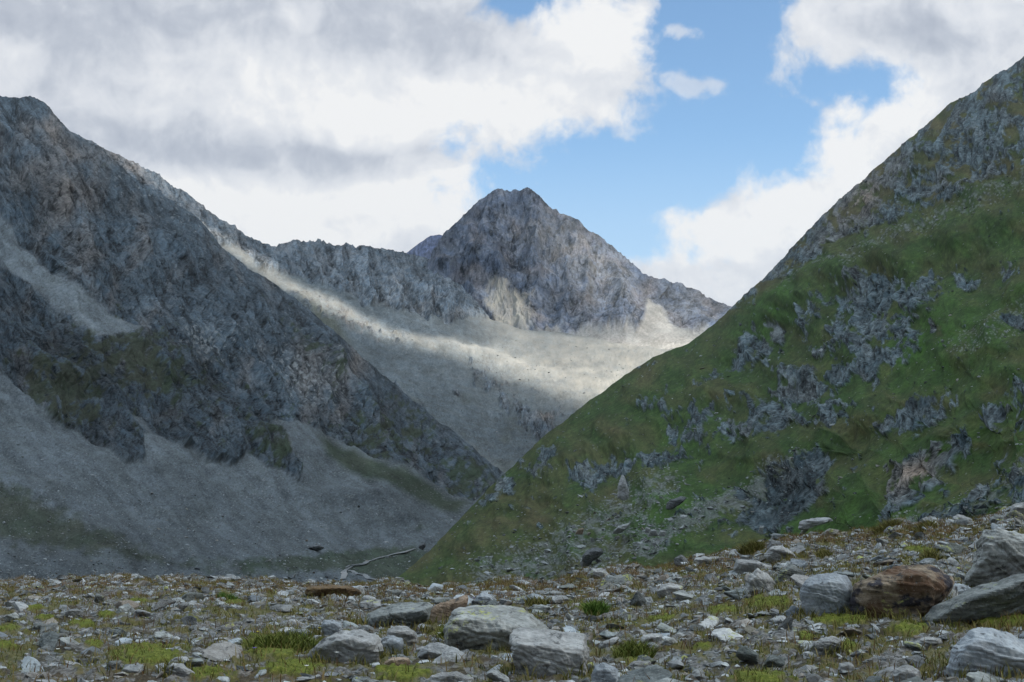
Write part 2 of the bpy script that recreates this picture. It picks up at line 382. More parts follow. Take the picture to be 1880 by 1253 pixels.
def B_shape(px, py, D):
    wx = px + 14 * fbm(px / 45, py / 45, 3, seed=11); wy = py + 14 * fbm(px / 45, py / 45, 3, seed=12)
    ac, al = rot_uv(px + 7 * fbm(px / 90, py / 90, 2, seed=511), py + 7 * fbm(px / 90, py / 90, 2, seed=512), 112)                         # fall line leans down to the left
    rk = np.zeros_like(px)
    for cx, cy_, rx, ry, rot, wt in OUT: rk = np.maximum(rk, wt * gauss(wx, wy, cx, cy_, rx * 1.15, ry * 1.15, rot))
    upper = poly_sdf(wx, wy, [(1330, 585), (1340, 480), (1880, 0), (2350, -300), (2350, 300), (1880, 318), (1800, 352), (1700, 400), (1560, 442), (1480, 500), (1400, 545)])
    upz = sstep(upper, -14, 22)
    rk = np.maximum(rk, .70 * upz)
    rn = ridged(ac / 15, al / 46, 4, .55, seed=14)
    rf = fbm(px / 9, py / 9, 4, .6, seed=15)
    rbig = ridged(ac / 34, al / 90, 3, .5, seed=19)
    patchy = fbm(px / 38, py / 26, 4, .55, seed=16)
    patch2 = ridged(ac / 42, al / 80, 3, .5, seed=17)
    rk = rk * (1 - .95 * gauss(px, py, 1143, 888, 34, 34))
    rock_f = rk * 1.0 + .75 * patchy + .50 * (patch2 - .45) + .42 * rf + .35 * (rn - .4) - .58
    rock = sstep(rock_f, -.09, .09)
    # a few stray outcrops in the turf
    stray = sstep(fbm(ac / 26, al / 34, 4, .6, seed=18) + .1 * rf, .44, .52) * sstep(py, 430, 560)
    rock = np.maximum(rock, stray)
    # talus: stony fans
    tal = np.maximum.reduce([.95 * sstep(-line_dist(wx, wy, [(1450, 822), (1370, 862), (1300, 905), (1240, 950), (1180, 1000)]), -34, -8),
                             .72 * sstep(-line_dist(wx, wy, [(1210, 880), (1120, 930), (1020, 1000), (900, 1060)]), -60, -6),
                             .62 * sstep(-line_dist(wx, wy, [(1180, 960), (1080, 1020), (960, 1070)]), -70, -10),
                             .55 * sstep(-line_dist(wx, wy, [(1560, 480), (1640, 440), (1760, 380), (1880, 330), (2300, 200)]), -26, 0),
                             .42 * sstep(-line_dist(wx, wy, [(1440, 520), (1560, 470)]), -14, 0),
                             .45 * sstep(-line_dist(wx, wy, [(1900, 560), (1760, 620)]), -60, 0),
                             .72 * sstep(-line_dist(wx, wy, [(2000, 800), (1820, 860), (1700, 930), (1600, 960)]), -60, 0)])
    f1, f2, rid = worley(px / 5.2, py / 3.6, 5)
    tn = fbm(px / 16, py / 10, 3, seed=20)
    scree = sstep(tal + .9 * tn + .35 * rf, .48, .95) * (1 - rock) * .8
    st = (rid < .12 + tal * .55) & (f1 < .36)
    st2 = (rid < .05) & (f1 < .22) & (tal < .3)
    stone = (st * (tal > .2) * .6 + st2 * .5) * (1 - rock) * (.3 + .7 * (rid * 37 % 1))
    grass = np.clip(1 - np.maximum(rock, scree * .85), 0, 1)
    em = np.clip(.8 * gauss(px, py, 1700, 610, 110, 60, -20) + .8 * gauss(px, py, 1420, 570, 90, 30, -40) + .6 * gauss(px, py, 1240, 790, 60, 30, -30) + .7 * gauss(px, py, 1230, 920, 80, 50, -30) + .6 * gauss(px, py, 1500, 930, 120, 50, -20), 0, 1) * (.6 + 1.2 * fbm(px / 34, py / 22, 3, seed=33)) * 1.25
    dry = np.clip(.22 + .45 * upz - .6 * em + 1.0 * fbm(wx / 70, wy / 40, 4, seed=21) + .3 * gauss(px, py, 1000, 930, 170, 70, -30) + .15 * sstep(py, 940, 1040), 0, 1)
    s = D / F                                           # metres per pixel
    fa, fb, fc = facets(ac, al, 11, 22)
    crack = 1 - fc
    strata = np.abs(perlin(ac / 30, al / 7, 24))
    def step(line, a_, b_): return -sstep(wy + 10 * fbm(px / 24, py / 24, 3, seed=401) - lerp_line(wx, line), -a_, b_)
    terr = 20 * step([(1100, 800), (1300, 668), (1440, 560), (1550, 505), (1700, 452), (1880, 400), (2200, 330)], 10, 34) * sstep(px, 1150, 1400)
    terr = terr + 15 * step([(860, 960), (960, 880), (1130, 812), (1250, 742), (1400, 690), (1520, 650), (1640, 690), (2200, 500)], 8, 30) * sstep(px, 900, 1000) * sstep(1600 - px, 0, 120)
    terr = terr + 18 * step([(1000, 1100), (1200, 1000), (1320, 880), (1400, 812), (1500, 790), (1600, 730), (1700, 700), (1880, 660), (2200, 600)], 8, 40) * sstep(px, 1300, 1380)
    terr = terr + 12 * step([(1300, 1100), (1540, 930), (1600, 840), (1700, 770), (1880, 690), (2200, 600)], 6, 30) * sstep(px, 1520, 1600)
    d = terr + 24 * fbm(wx / 170, wy / 110, 3, seed=25) + 14 * (ridged(ac / 130, al / 300, 3, seed=125) - .4) * sstep(py, 300, 500) + 7 * ridged(ac / 75, al / 150, 3, seed=26)
    d = d + rock * (2.0 + 8.0 * (rn - .35) + 12 * (rbig - .4) + 2.0 * fbm(ac / 7, al / 13, 4, .65, seed=27) - 1.6 * crack + 3.4 * fa + 1.5 * fb + 1.2 * strata)
    d = d + (1 - rock) * (1.6 * fbm(ac / 16, al / 12, 4, .6, seed=28) + 1.3 * ridged(ac / 26, al / 60, 3, seed=128))
    d = d + stone * 1.1
    warm = np.clip(1.1 * gauss(px, py, 1655, 832, 46, 24, -25) + .5 * gauss(px, py, 1600, 350, 70, 30, -40) + .35 * gauss(px, py, 1560, 400, 50, 30, -40) + .4 * fbm(px / 60, py / 60, 3, seed=29), 0, .9)
    tone = 1 + .4 * rock * fbm(px / 60, py / 50, 3, seed=301) + (1 - rock) * (.35 * fbm(wx / 50, wy / 28, 4, .6, seed=302) - .04) - .45 * np.clip(gauss(px, py, 1420, 880, 90, 60, -30) + .6 * gauss(px, py, 1640, 735, 60, 22, -20), 0, 1) * rock
    det = .5 + rock * (.22 * streaks(ac, al, 5.5, 330) + .34 * fa + .34 * fb - .22 * crack) + .20 * grain(px.shape, 1) + (1 - rock) * (.55 * fbm(rot_uv(px, py, -38)[0] / 4.5, rot_uv(px, py, -38)[1] / 30, 4, .7, seed=331) + .5 * fbm(px / 5, py / 4, 3, .7, seed=332)) + .6 * fbm(ac / 3.2, al / 5, 3, .7, seed=30) + .75 * fbm(ac / 12, al / 26, 4, .65, seed=130) + (1 - rock) * .35 * (rid - .5)
    return d * s, dict(grass=grass, scree=scree, stone=stone, warm=warm, dry=dry, tone=tone, det=det, pale=np.zeros_like(px), lush=np.clip(em, 0, 1))
mB = terrain_mat('hillside_turf_and_rock', (.036, .052, .060), (.088, .106, .112), (.165, .168, .162), (.125, .130, .124), (.044, .076, .019), (.024, .048, .012), (.078, .068, .030), 1.1)
hillside, iB = patch('right_hillside', 'steep green hillside with grey rock outcrops closing the valley on the right', mB, 640, 2260, RS,
                     lambda c: lerp_line(c, B_SKY), lambda c: np.maximum(lerp_line(c, CREST) + 70, lerp_line(c, B_SKY) + 30), B_depth, B_shape, RS,
                     jag=lambda c: 3.5 * fbm(c / 30, c * 0, 4, seed=31) * sstep(c, 1100, 1500) - 2.2 * ridged(c / 22, c * 0 + 3, 3, seed=32))

# ---- left mountain with its scree apron and the valley floor -----------------
C_SKY = [(-600, 260), (-300, 215), (-100, 185), (0, 180), (62, 181), (90, 198), (108, 222), (128, 245), (180, 278), (240, 322), (300, 362), (350, 400), (400, 445), (450, 486), (500, 520), (560, 566), (600, 598), (625, 618), (680, 668), (720, 698), (760, 735), (800, 768), (850, 805), (900, 848), (925, 868), (960, 885), (1020, 890), (1100, 900)]
def C_depth(px, py):
    dx, dz = slopes(px, py)
    cap = np.interp(px, [-600, 0, 400, 925, 1100], [3000, 3000, 2700, 1800, 1600])
    qw = 1 / cap + np.maximum(py - smooth_line(px, C_SKY), -20) / F / 165
    qa = (.47 * ((905 - px) / F) - dz) / 80
    qf = -dz / 50
    n = 1 + .035 * fbm(px / 150, py / 120, 3, seed=43)
    return n / pnorm([qw, qa, qf], 9)
def C_shape(px, py, D):
    wx = px + 12 * fbm(px / 40, py / 40, 4, seed=51); wy = py + 12 * fbm(px / 40, py / 40, 4, seed=52)
    ac, al = rot_uv(px + 8 * fbm(px / 110, py / 110, 2, seed=551), py + 8 * fbm(px / 110, py / 110, 2, seed=552), 56)
    foot = [(-600, 300), (-300, 520), (0, 684), (60, 735), (124, 783), (180, 815), (230, 848), (265, 850), (262, 800), (285, 800), (341, 828), (420, 856), (447, 838), (495, 862), (549, 884), (556, 860), (530, 815), (500, 782), (559, 780), (613, 798), (712, 852), (811, 897), (866, 926), (890, 918), (930, 860), (1100, 860), (1100, 0), (-600, 0)]
    rk = sstep(poly_sdf(wx, wy, foot), -2, 5)
    bench = np.maximum(sstep(poly_sdf(wx + 3, wy, [(-500, 150), (-250, 260), (0, 400), (40, 440), (85, 492), (132, 529), (200, 569), (262, 606), (232, 618), (190, 622), (150, 600), (80, 530), (40, 500), (0, 478), (-500, 300)]), -4, 6), 0)
    gully = .8 * sstep(-line_dist(wx, wy, [(250, 770), (300, 822)]), -12, -3)
    rock = rk * (1 - bench) * (1 - gully)
    low = 1 - rk
    # green ground
    gr_cliff = .62 * np.clip(gauss(px, py, 250, 660, 130, 60, 25) + gauss(px, py, 110, 720, 90, 60, 35) + .8 * gauss(px, py, 500, 820, 60, 40, 35) + .9 * gauss(px, py, 860, 880, 60, 40, 40) + .6 * gauss(px, py, 700, 800, 60, 120, 60) + .7 * gauss(px, py, 570, 640, 120, 14, 42), 0, 1.1)
    gn = fbm(px / 26, py / 20, 4, .55, seed=55)
    gr_rock = sstep(gr_cliff + .12 * sstep(py, 560, 760) + .75 * gn + .3 * fbm(px / 6, py / 6, 2, seed=155), .34, .60) * .9
    g_apron = sstep(poly_sdf(wx, wy, [(585, 795), (650, 826), (760, 882), (858, 930), (835, 950), (760, 925), (690, 893), (630, 862), (600, 830)]), -8, 10) * .85
    g_floor = .92 * np.clip(gauss(px, py, 590, 1034, 190, 24, -2) + gauss(px, py, 720, 1035, 70, 32) + .6 * gauss(px, py, 60, 960, 170, 60, 22) + .5 * gauss(px, py, 250, 1010, 200, 30, 12) + .5 * gauss(px, py, 780, 975, 60, 12, 5) + .5 * gauss(px, py, -100, 900, 200, 100), 0, 1)
    g_low = np.maximum(g_apron, sstep(g_floor + .4 * gn, .38, .75) * .8)
    grass = rock * gr_rock + (1 - rock) * g_low * low
    scree = np.clip((1 - rock), 0, 1)
    s = D / F
    rn = ridged(ac / 22, al / 70, 5, .55, seed=56)
    rn2 = ridged(px / 60, py / 60, 4, .5, seed=57)
    fine = fbm(ac / 6, al / 12, 4, .7, seed=58)
    fa, fb, fc = facets(ac, al, 12, 59)
    crack = 1 - fc
    lf = fbm(px / 190, py / 150, 3, seed=60)
    macro = ridged(ac / 120, al / 420, 4, .5, seed=61)
    d = 20 * lf + 34 * rk * (macro - .4)
    d = d + rock * (3 + 7 * (rn - .4) + 13 * (ridged(ac / 48, al / 210, 3, .5, seed=561) - .4) + 3 * (rn2 - .5) + 1.0 * fine - 1.6 * crack + 3.4 * fa + 1.4 * fb)
    f1, f2, rid = worley(px / 4.6, py / 3.0, 9)
    chn = fbm(ac / 26, al / 190, 3, seed=62)
    big = sstep(fbm(px / 60, py / 34, 3, seed=63), -.1, .45)
    thr = .08 + .18 * big
    stone = ((rid < thr) & (f1 < .34)) * low * (.25 + .75 * (rid * 53 % 1)) * sstep(py, 700, 900) * (1 - .6 * grass)
    d = d + (1 - rock) * (1.4 * chn * sstep(1000 - py, 0, 140) + .28 * grain(px.shape, 3) * sstep(py, 600, 700) * sstep(1012 - py, -4, 20) + 2.2 * ridged(rot_uv(wx, wy, 40)[0] / 38, rot_uv(wx, wy, 40)[1] / 260, 3, seed=462) * sstep(960 - py, 0, 140) + .6 * fbm(px / 7, py / 4.5, 3, .6, seed=64) + .9 * stone)
    d = d + 9 * gauss(px, py, 660, 912, 62, 16, 8) + 7 * gauss(px, py, 740, 948, 60, 12, 24) + 5 * gauss(px, py, 560, 905, 40, 10, 10)
    d = d * np.where(py > 1000, .75, 1)
    lightrock = sstep(fbm(ac / 4, al / 9, 3, .7, seed=65) + .5 * np.clip(gauss(px, py, 370, 630, 60, 46, 40) + gauss(px, py, 560, 690, 90, 50, 40) + .6 * gauss(px, py, 300, 350, 60, 260, -50) + .7 * gauss(px, py, 440, 880, 20, 20), 0, 1), .42, .8)
    stone = np.maximum(stone * .7, rock * lightrock * .85)
    sdist = np.minimum(line_dist(px, py, [(628, 1066), (636, 1048), (671, 1034), (714, 1019), (742, 1013)]), line_dist(px, py, [(638, 1050), (664, 1059), (704, 1067)]))
    stone = stone * sstep(sdist, 3, 6)
    warm = np.clip(-.06 + .6 * fbm(wx / 50, wy / 80, 4, seed=66) + .4 * gauss(px, py, 120, 330, 90, 160, -20) + .35 * gauss(px, py, 600, 720, 60, 60), 0, .8) * rock + (1 - rock) * (.35 * gauss(px, py, 540, 830, 60, 60) + .3 * bench)
    cliff = sstep(poly_sdf(wx, wy, [(-500, 330), (0, 490), (80, 545), (190, 625), (330, 612), (420, 700), (520, 790), (560, 900), (200, 900), (-500, 620)]), -12, 25)
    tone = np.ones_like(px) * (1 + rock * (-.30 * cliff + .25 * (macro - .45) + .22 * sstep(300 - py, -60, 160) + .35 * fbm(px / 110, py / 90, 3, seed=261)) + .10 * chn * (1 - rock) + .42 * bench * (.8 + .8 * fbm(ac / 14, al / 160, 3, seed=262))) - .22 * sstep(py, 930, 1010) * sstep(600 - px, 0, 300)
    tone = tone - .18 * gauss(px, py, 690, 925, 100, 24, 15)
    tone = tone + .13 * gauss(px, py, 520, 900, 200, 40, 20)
    dry = np.clip(.35 + .6 * fbm(px / 70, py / 30, 3, seed=67) + .3 * (px < 300), 0, 1)
    det = .45 + rock * (.20 * streaks(ac, al, 4.0, 430) + .34 * fa + .42 * fb - .22 * crack) + .16 * grain(px.shape, 2) + (.6 * fbm(ac / 2.6, al / 4.5, 3, .7, seed=68) + .7 * fbm(ac / 16, al / 70, 4, .6, seed=168)) * (.4 + .6 * rock) + (1 - rock) * (.6 * fbm(px / 3, py / 2.2, 2, .7, seed=69) + .45 * (rid - .5) + .35 * chn + .55 * fbm(rot_uv(wx, wy, 40)[0] / 13, rot_uv(wx, wy, 40)[1] / 120, 4, .65, seed=569) + .5 * fbm(px / 40, py / 14, 4, .6, seed=169))
    pale = np.zeros_like(px)
    return d * s, dict(grass=np.clip(grass, 0, 1), scree=scree, stone=stone, warm=warm, dry=dry, tone=tone, det=det, pale=pale)
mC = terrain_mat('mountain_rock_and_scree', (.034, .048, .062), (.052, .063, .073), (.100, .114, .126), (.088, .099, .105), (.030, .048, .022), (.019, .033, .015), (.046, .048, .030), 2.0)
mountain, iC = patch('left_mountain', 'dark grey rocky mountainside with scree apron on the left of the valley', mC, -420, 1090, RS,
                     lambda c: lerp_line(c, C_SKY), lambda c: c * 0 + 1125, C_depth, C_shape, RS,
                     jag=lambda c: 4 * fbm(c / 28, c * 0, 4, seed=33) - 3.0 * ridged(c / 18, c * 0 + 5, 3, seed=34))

# ---- far ridge with the pale moraine ---------------------------------------
D_SKY = [(-300, 150), (60, 215), (150, 254), (215, 285), (250, 302), (290, 322), (318, 342), (345, 352), (400, 398), (438, 425), (450, 432), (500, 452), (520, 450), (540, 443), (565, 445), (590, 442), (608, 450), (640, 450), (665, 455), (700, 460), (730, 462), (760, 468), (800, 486), (830, 505), (860, 540), (900, 585), (960, 605), (1050, 612), (1150, 600), (1200, 592), (1280, 606), (1400, 600), (1500, 600)]
D_depth = quadfit([(925, 870, 2000), (1000, 780, 2350), (640, 640, 2750), (1280, 650, 4300), (1100, 700, 3500), (860, 640, 3700), (500, 520, 3500), (300, 370, 3500), (150, 260, 3500), (440, 425, 4100), (590, 445, 4500), (730, 465, 4750), (850, 550, 4700), (900, 600, 4500), (1000, 620, 4700), (1270, 612, 5000), (1400, 700, 4000)])
MOR = [(350, 398), (400, 440), (440, 470), (500, 508), (560, 540), (620, 566), (680, 598), (740, 622), (800, 632), (860, 636), (920, 652), (980, 672), (1050, 690), (1120, 712)]
def D_shape(px, py, D):
    wx = px + 10 * fbm(px / 36, py / 30, 4, seed=71); wy = py + 10 * fbm(px / 36, py / 30, 4, seed=72)
    ac, al = rot_uv(px + 5 * fbm(px / 80, py / 80, 2, seed=571), py + 5 * fbm(px / 80, py / 80, 2, seed=572), 66)
    sky_ = lerp_line(px, D_SKY)
    band_ = 0
    wid = np.interp(px, [100, 300, 340, 420, 480, 560, 640, 760, 830, 860, 900], [300, 110, 60, 36, 44, 66, 92, 112, 86, 40, 0])
    rk = sstep(wid + 22 * fbm(px / 40, py / 40, 4, seed=73) - (wy - sky_), -5, 5) * (px < 905)
    lowrock = sstep(.62 * (gauss(wx, wy, 950, 760, 90, 22, 32) + gauss(wx, wy, 1000, 790, 40, 30, 30) + .9 * gauss(wx, wy, 890, 690, 70, 20, 30) + .7 * gauss(wx, wy, 780, 770, 120, 14, 42) + .7 * gauss(wx, wy, 830, 720, 70, 12, 40) + .5 * gauss(wx, wy, 700, 700, 80, 14, 40) + .45 * gauss(wx, wy, 1010, 740, 120, 20, 35)) + .75 * fbm(ac / 16, al / 30, 4, .6, seed=74), .46, .66)
    bandrock = sstep(-line_dist(wx, wy, [(545, 545), (600, 570), (660, 600), (730, 622)]), -26, -6) * sstep(fbm(px / 18, py / 12, 4, seed=75), -.1, .25) * .8
    rock = np.maximum.reduce([rk, lowrock, bandrock])
    s = D / F
    fa, fb, fc = facets(ac, al, 9, 74); crack = 1 - fc
    rn = ridged(ac / 13, al / 34, 4, .55, seed=76); fine = fbm(ac / 4.5, al / 8, 3, .7, seed=77)
    dm_ = ridged(ac / 60, al / 200, 3, .5, seed=278)
    d = 22 * rk * (dm_ - .4) + 9 * fbm(px / 150, py / 90, 3, seed=78) + rock * (2 + 11 * (rn - .4) + 10 * (ridged(ac / 34, al / 70, 3, seed=176) - .4) + 1.4 * fine - 1.2 * crack + 2.6 * fa + 1.1 * fb)
    ld = line_dist(px, py, [(620, 590), (700, 620), (760, 634), (830, 637), (890, 648), (960, 672), (1040, 690), (1120, 702), (1200, 712)])
    d = d + 5.5 * np.exp(-(ld / 11) ** 2) + 3 * np.exp(-(line_dist(px, py, [(960, 700), (1080, 730), (1180, 760)]) / 14) ** 2)
    d = d + (1 - rock) * (.22 * grain(px.shape, 14) + 1.8 * (ridged(rot_uv(wx, wy, 48)[0] / 26, rot_uv(wx, wy, 48)[1] / 140, 3, seed=479) - .4) + 1.1 * fbm(px / 8, py / 5, 3, .6, seed=79) + 2.6 * fbm(ac / 22, al / 120, 3, seed=80) + 3.2 * fbm(px / 90, py / 18, 4, .6, seed=84) + 2.5 * fbm(px / 36, py / 22, 4, .6, seed=184))
    pale = np.clip(.35 * sstep(-line_dist(wx, wy, MOR), -20, -2) + .85 * gauss(px, py, 1110, 680, 210, 66, 8) + .65 * gauss(px, py, 1250, 650, 130, 50) + .55 * gauss(px, py, 920, 578, 60, 30, 30) + .35 * gauss(px, py, 880, 845, 40, 12, 40), 0, .72)  # real pale moraine; basin lightened further so its sunlight shows brighter
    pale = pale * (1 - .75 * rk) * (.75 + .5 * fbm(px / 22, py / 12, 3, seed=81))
    warm = np.clip(.35 * fbm(px / 40, py / 30, 3, seed=82) + .5 * gauss(px, py, 940, 712, 30, 12, 30) + .6 * gauss(px, py, 1010, 765, 30, 12, 20) + .5 * gauss(px, py, 620, 580, 90, 16, 35) + .45 * gauss(px, py, 860, 820, 50, 12, 35) + .3 * gauss(px, py, 230, 300, 80, 20, 40) + .35 * gauss(px, py, 720, 640, 60, 10, 20), 0, .8)
    grass = np.clip(.8 * gauss(px, py, 600, 590, 50, 10, 45) + .35 * sstep(fbm(px / 50, py / 40, 4, seed=83), .05, .5) * sstep(py, 650, 800), 0, .6) * (1 - rock)
    tone = 1 + .15 * np.clip(gauss(px, py, 750, 560, 200, 60, 30), 0, 1) + rk * (.3 * (dm_ - .4) + .3 * fbm(px / 50, py / 50, 3, seed=279)) + .25 * fbm(wx / 120, wy / 40, 3, seed=280) - .16 * sstep(py, 690, 800)
    det = .5 + rock * (.2 * streaks(ac, al, 4.0, 530) + .3 * fa + .32 * fb - .2 * crack) + .20 * grain(px.shape, 4) + (.6 * fbm(ac / 2.4, al / 4, 3, .7, seed=85) + .8 * fbm(ac / 16, al / 40, 4, .6, seed=185)) * (.45 + .55 * rock) + (1 - rock) * (.30 * fa + .25 * fb + .6 * fbm(px / 22, py / 9, 4, .65, seed=186) + .4 * fbm(px / 3, py / 2, 2, seed=187))
    f1, f2, rid = worley(px / 6, py / 4, 3)
    stone = ((rid < .07) & (f1 < .3)) * (1 - rock) * .35
    stone = np.maximum(stone, rock * .35 * sstep(fbm(ac / 5, al / 9, 3, .7, seed=375), .05, .5))
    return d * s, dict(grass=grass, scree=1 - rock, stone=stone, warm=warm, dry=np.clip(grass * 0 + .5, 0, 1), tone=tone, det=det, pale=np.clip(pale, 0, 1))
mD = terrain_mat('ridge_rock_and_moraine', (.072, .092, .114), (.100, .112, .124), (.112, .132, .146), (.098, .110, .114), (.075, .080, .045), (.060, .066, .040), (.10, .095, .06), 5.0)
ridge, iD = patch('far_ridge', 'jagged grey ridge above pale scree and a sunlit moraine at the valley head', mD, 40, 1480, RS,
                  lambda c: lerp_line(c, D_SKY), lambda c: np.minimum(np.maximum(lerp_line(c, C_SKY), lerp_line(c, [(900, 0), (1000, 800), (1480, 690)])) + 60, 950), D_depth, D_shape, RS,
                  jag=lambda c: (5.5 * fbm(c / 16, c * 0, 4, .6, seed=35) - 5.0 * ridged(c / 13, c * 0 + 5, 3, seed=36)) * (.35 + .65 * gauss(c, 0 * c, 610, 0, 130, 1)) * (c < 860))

# ---- main peak ---------------------------------------------------------------
E_SKY = [(700, 600), (760, 540), (780, 492), (795, 462), (812, 432), (835, 408), (860, 384), (880, 362), (900, 352), (915, 347), (940, 350), (968, 345), (985, 356), (1005, 376), (1030, 390), (1055, 402), (1080, 422), (1100, 436), (1120, 450), (1150, 470), (1175, 492), (1195, 506), (1220, 512), (1250, 522), (1275, 534), (1310, 545), (1345, 560), (1420, 580), (1560, 640)]
E_depth = quadfit([(965, 347, 5700), (800, 480, 5250), (850, 560, 4750), (1000, 620, 4450), (1250, 620, 4750), (1340, 565, 5350), (1100, 480, 5250), (900, 560, 4780), (1150, 590, 4700), (1500, 650, 5300), (720, 600, 4800)])
def E_shape(px, py, D):
    wx = px + 10 * fbm(px / 40, py / 40, 4, seed=91); wy = py + 10 * fbm(px / 40, py / 40, 4, seed=92)
    fan = 90 + (940 - px) * .09                      # fall lines spread from the summit
    a = np.radians(fan); ex_ = px + 5 * fbm(px / 80, py / 80, 2, seed=591); ey_ = py + 5 * fbm(px / 80, py / 80, 2, seed=592)
    ac = (ex_ - 950) * np.sin(a) - (ey_ - 350) * np.cos(a); al = (ex_ - 950) * np.cos(a) + (ey_ - 350) * np.sin(a)
    fanm = sstep(poly_sdf(wx, wy, [(1188, 545), (1212, 560), (1228, 590), (1290, 625), (1290, 700), (1120, 700), (1150, 625), (1180, 590)]), -5, 6)
    base = sstep(wy + 26 * fbm(wx / 26, wx * 0 + 3, 3, seed=390) - 14 * ridged(wx / 34, wy * 0, 2, seed=391), 590, 612) * sstep(wx, 900, 960)
    sc = np.clip(np.maximum(fanm, base), 0, 1)
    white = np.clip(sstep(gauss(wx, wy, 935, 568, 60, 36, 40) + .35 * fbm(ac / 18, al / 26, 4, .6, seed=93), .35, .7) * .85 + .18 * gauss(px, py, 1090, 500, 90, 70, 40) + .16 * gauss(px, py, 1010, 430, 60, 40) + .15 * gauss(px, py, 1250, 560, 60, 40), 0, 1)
    rock = 1 - sc
    s = D / F
    rn = ridged(ac / 24, al / 40, 5, .58, seed=94); fine = fbm(ac / 6, al / 8, 4, .7, seed=95)
    fa, fb, fc = facets(ac, al, 10, 96); crack = 1 - fc
    ribs = ridged(ac / 55, al / 130, 3, .5, seed=96)
    # the summit buttress: a rib running down from the top, its left flank turned from the sun
    rib = np.exp(-(line_dist(px, py, [(925, 350), (915, 400), (890, 470), (935, 540), (985, 600)]) / 34) ** 2)
    rib2 = np.exp(-(line_dist(px, py, [(970, 345), (1000, 420), (1060, 500), (1120, 590)]) / 34) ** 2)
    em_ = ridged(ac / 85, al / 300, 3, .5, seed=297)
    d = 10 * fbm(px / 120, py / 100, 3, seed=97) + 30 * rock * (em_ - .4) + 14 * rib + 8 * rib2 + rock * (22 * (ribs - .5) + 8 * (rn - .4) + 1.3 * fine - 1.3 * crack + 2.8 * fa + 1.2 * fb) + sc * .8 * fbm(px / 7, py / 6, 3, seed=98)
    warm = np.clip(.02 + .7 * fbm(px / 60, py / 40, 4, seed=99), 0, .6)
    det = .5 + .2 * streaks(ac, al, 4.0, 630) + .3 * fa + .34 * fb - .2 * crack + .10 * grain(px.shape, 5) + .6 * fbm(ac / 2.6, al / 3.6, 3, .7, seed=100) + .7 * fbm(ac / 18, al / 30, 4, .6, seed=200)
    lr = sstep(fbm(ac / 5, al / 7, 4, .7, seed=101), .1, .55) * .45
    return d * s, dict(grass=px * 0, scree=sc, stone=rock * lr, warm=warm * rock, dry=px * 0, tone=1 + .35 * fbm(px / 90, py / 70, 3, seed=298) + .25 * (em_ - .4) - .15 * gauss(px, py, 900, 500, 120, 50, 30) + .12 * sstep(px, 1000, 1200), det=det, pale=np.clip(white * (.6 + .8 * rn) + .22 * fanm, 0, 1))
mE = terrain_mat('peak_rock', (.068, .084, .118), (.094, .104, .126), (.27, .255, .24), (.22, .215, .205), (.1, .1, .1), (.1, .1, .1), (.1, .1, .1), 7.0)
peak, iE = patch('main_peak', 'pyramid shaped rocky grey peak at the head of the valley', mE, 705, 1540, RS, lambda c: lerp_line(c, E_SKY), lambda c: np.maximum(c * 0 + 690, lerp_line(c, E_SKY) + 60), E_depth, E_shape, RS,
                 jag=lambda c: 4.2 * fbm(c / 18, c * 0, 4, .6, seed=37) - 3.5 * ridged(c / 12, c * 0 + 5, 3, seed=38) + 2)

# ---- dark peak far behind ------------------------------------------------------
F_SKY = [(600, 560), (700, 500), (750, 462), (768, 448), (790, 433), (806, 431), (830, 440), (870, 470), (960, 540)]
def F_shape(px, py, D):
    ac, al = rot_uv(px, py, 70)
    d = 6 * (ridged(ac / 16, al / 40, 4, seed=110) - .4)
    z = px * 0
    return d * D / F, dict(grass=z, scree=z, stone=z, warm=z + .1, dry=z, tone=z + 1, det=.5 + fbm(px / 4, py / 4, 2, seed=111), pale=z)
mF = terrain_mat('haze_blue_rock', (.024, .046, .105), (.030, .050, .10), (.1, .1, .1), (.1, .1, .1), (.1, .1, .1), (.1, .1, .1), (.1, .1, .1), 12.0)  # distance haze put into the rock colour as blue
patch('distant_peak', 'small dark peak far behind the ridge, coloured haze blue', mF, 600, 960, 2, lambda c: lerp_line(c, F_SKY), lambda c: c * 0 + 590, lambda px, py: 8600 - (py - 430) * 6., F_shape, 2)

# ================================================================ added unseen cloud layer, its cover shaped to place sun and shade
H_CL = 2650.0
def on_cloud(p): return p + SUN[None] * ((H_CL - p[:, 2:3]) / SUN[2])
NG = 481
gx = np.linspace(-5200, 7600, NG); gy = np.linspace(-6500, 6250, NG)
GXX, GYY = np.meshgrid(gx, gy)
def splat(info, px, py, s_, num, den):                   # carry a sun strength from the land up the sun's rays to the cloud
    q = on_cloud(sample(info, px.ravel(), py.ravel()))
    ix = np.round((q[:, 0] - gx[0]) / (gx[1] - gx[0])).astype(int); iy = np.round((q[:, 1] - gy[0]) / (gy[1] - gy[0])).astype(int)
    ok = (ix > 0) & (ix < NG - 1) & (iy > 0) & (iy < NG - 1)
    np.add.at(num, (iy[ok], ix[ok]), s_.ravel()[ok]); np.add.at(den, (iy[ok], ix[ok]), 1.0)
def blur(a, r):
    k = np.exp(-(np.arange(-3 * r, 3 * r + 1) / r) ** 2 / 2.0); k /= k.sum()
    a = np.apply_along_axis(lambda m: np.convolve(m, k, 'same'), 0, a)
    return np.apply_along_axis(lambda m: np.convolve(m, k, 'same'), 1, a)
num = np.zeros_like(GXX); den = np.zeros_like(GXX)
qx, qy = np.meshgrid(np.arange(180., 1470, 3), np.arange(250., 900, 3))
k = (qy > lerp_line(qx, D_SKY)) & (qy < lerp_line(qx, C_SKY) + 25) & (qy < lerp_line(qx, [(900, 940), (1000, 820), (1340, 620), (1470, 600)]) + 30)
qx, qy = qx[k], qy[k]
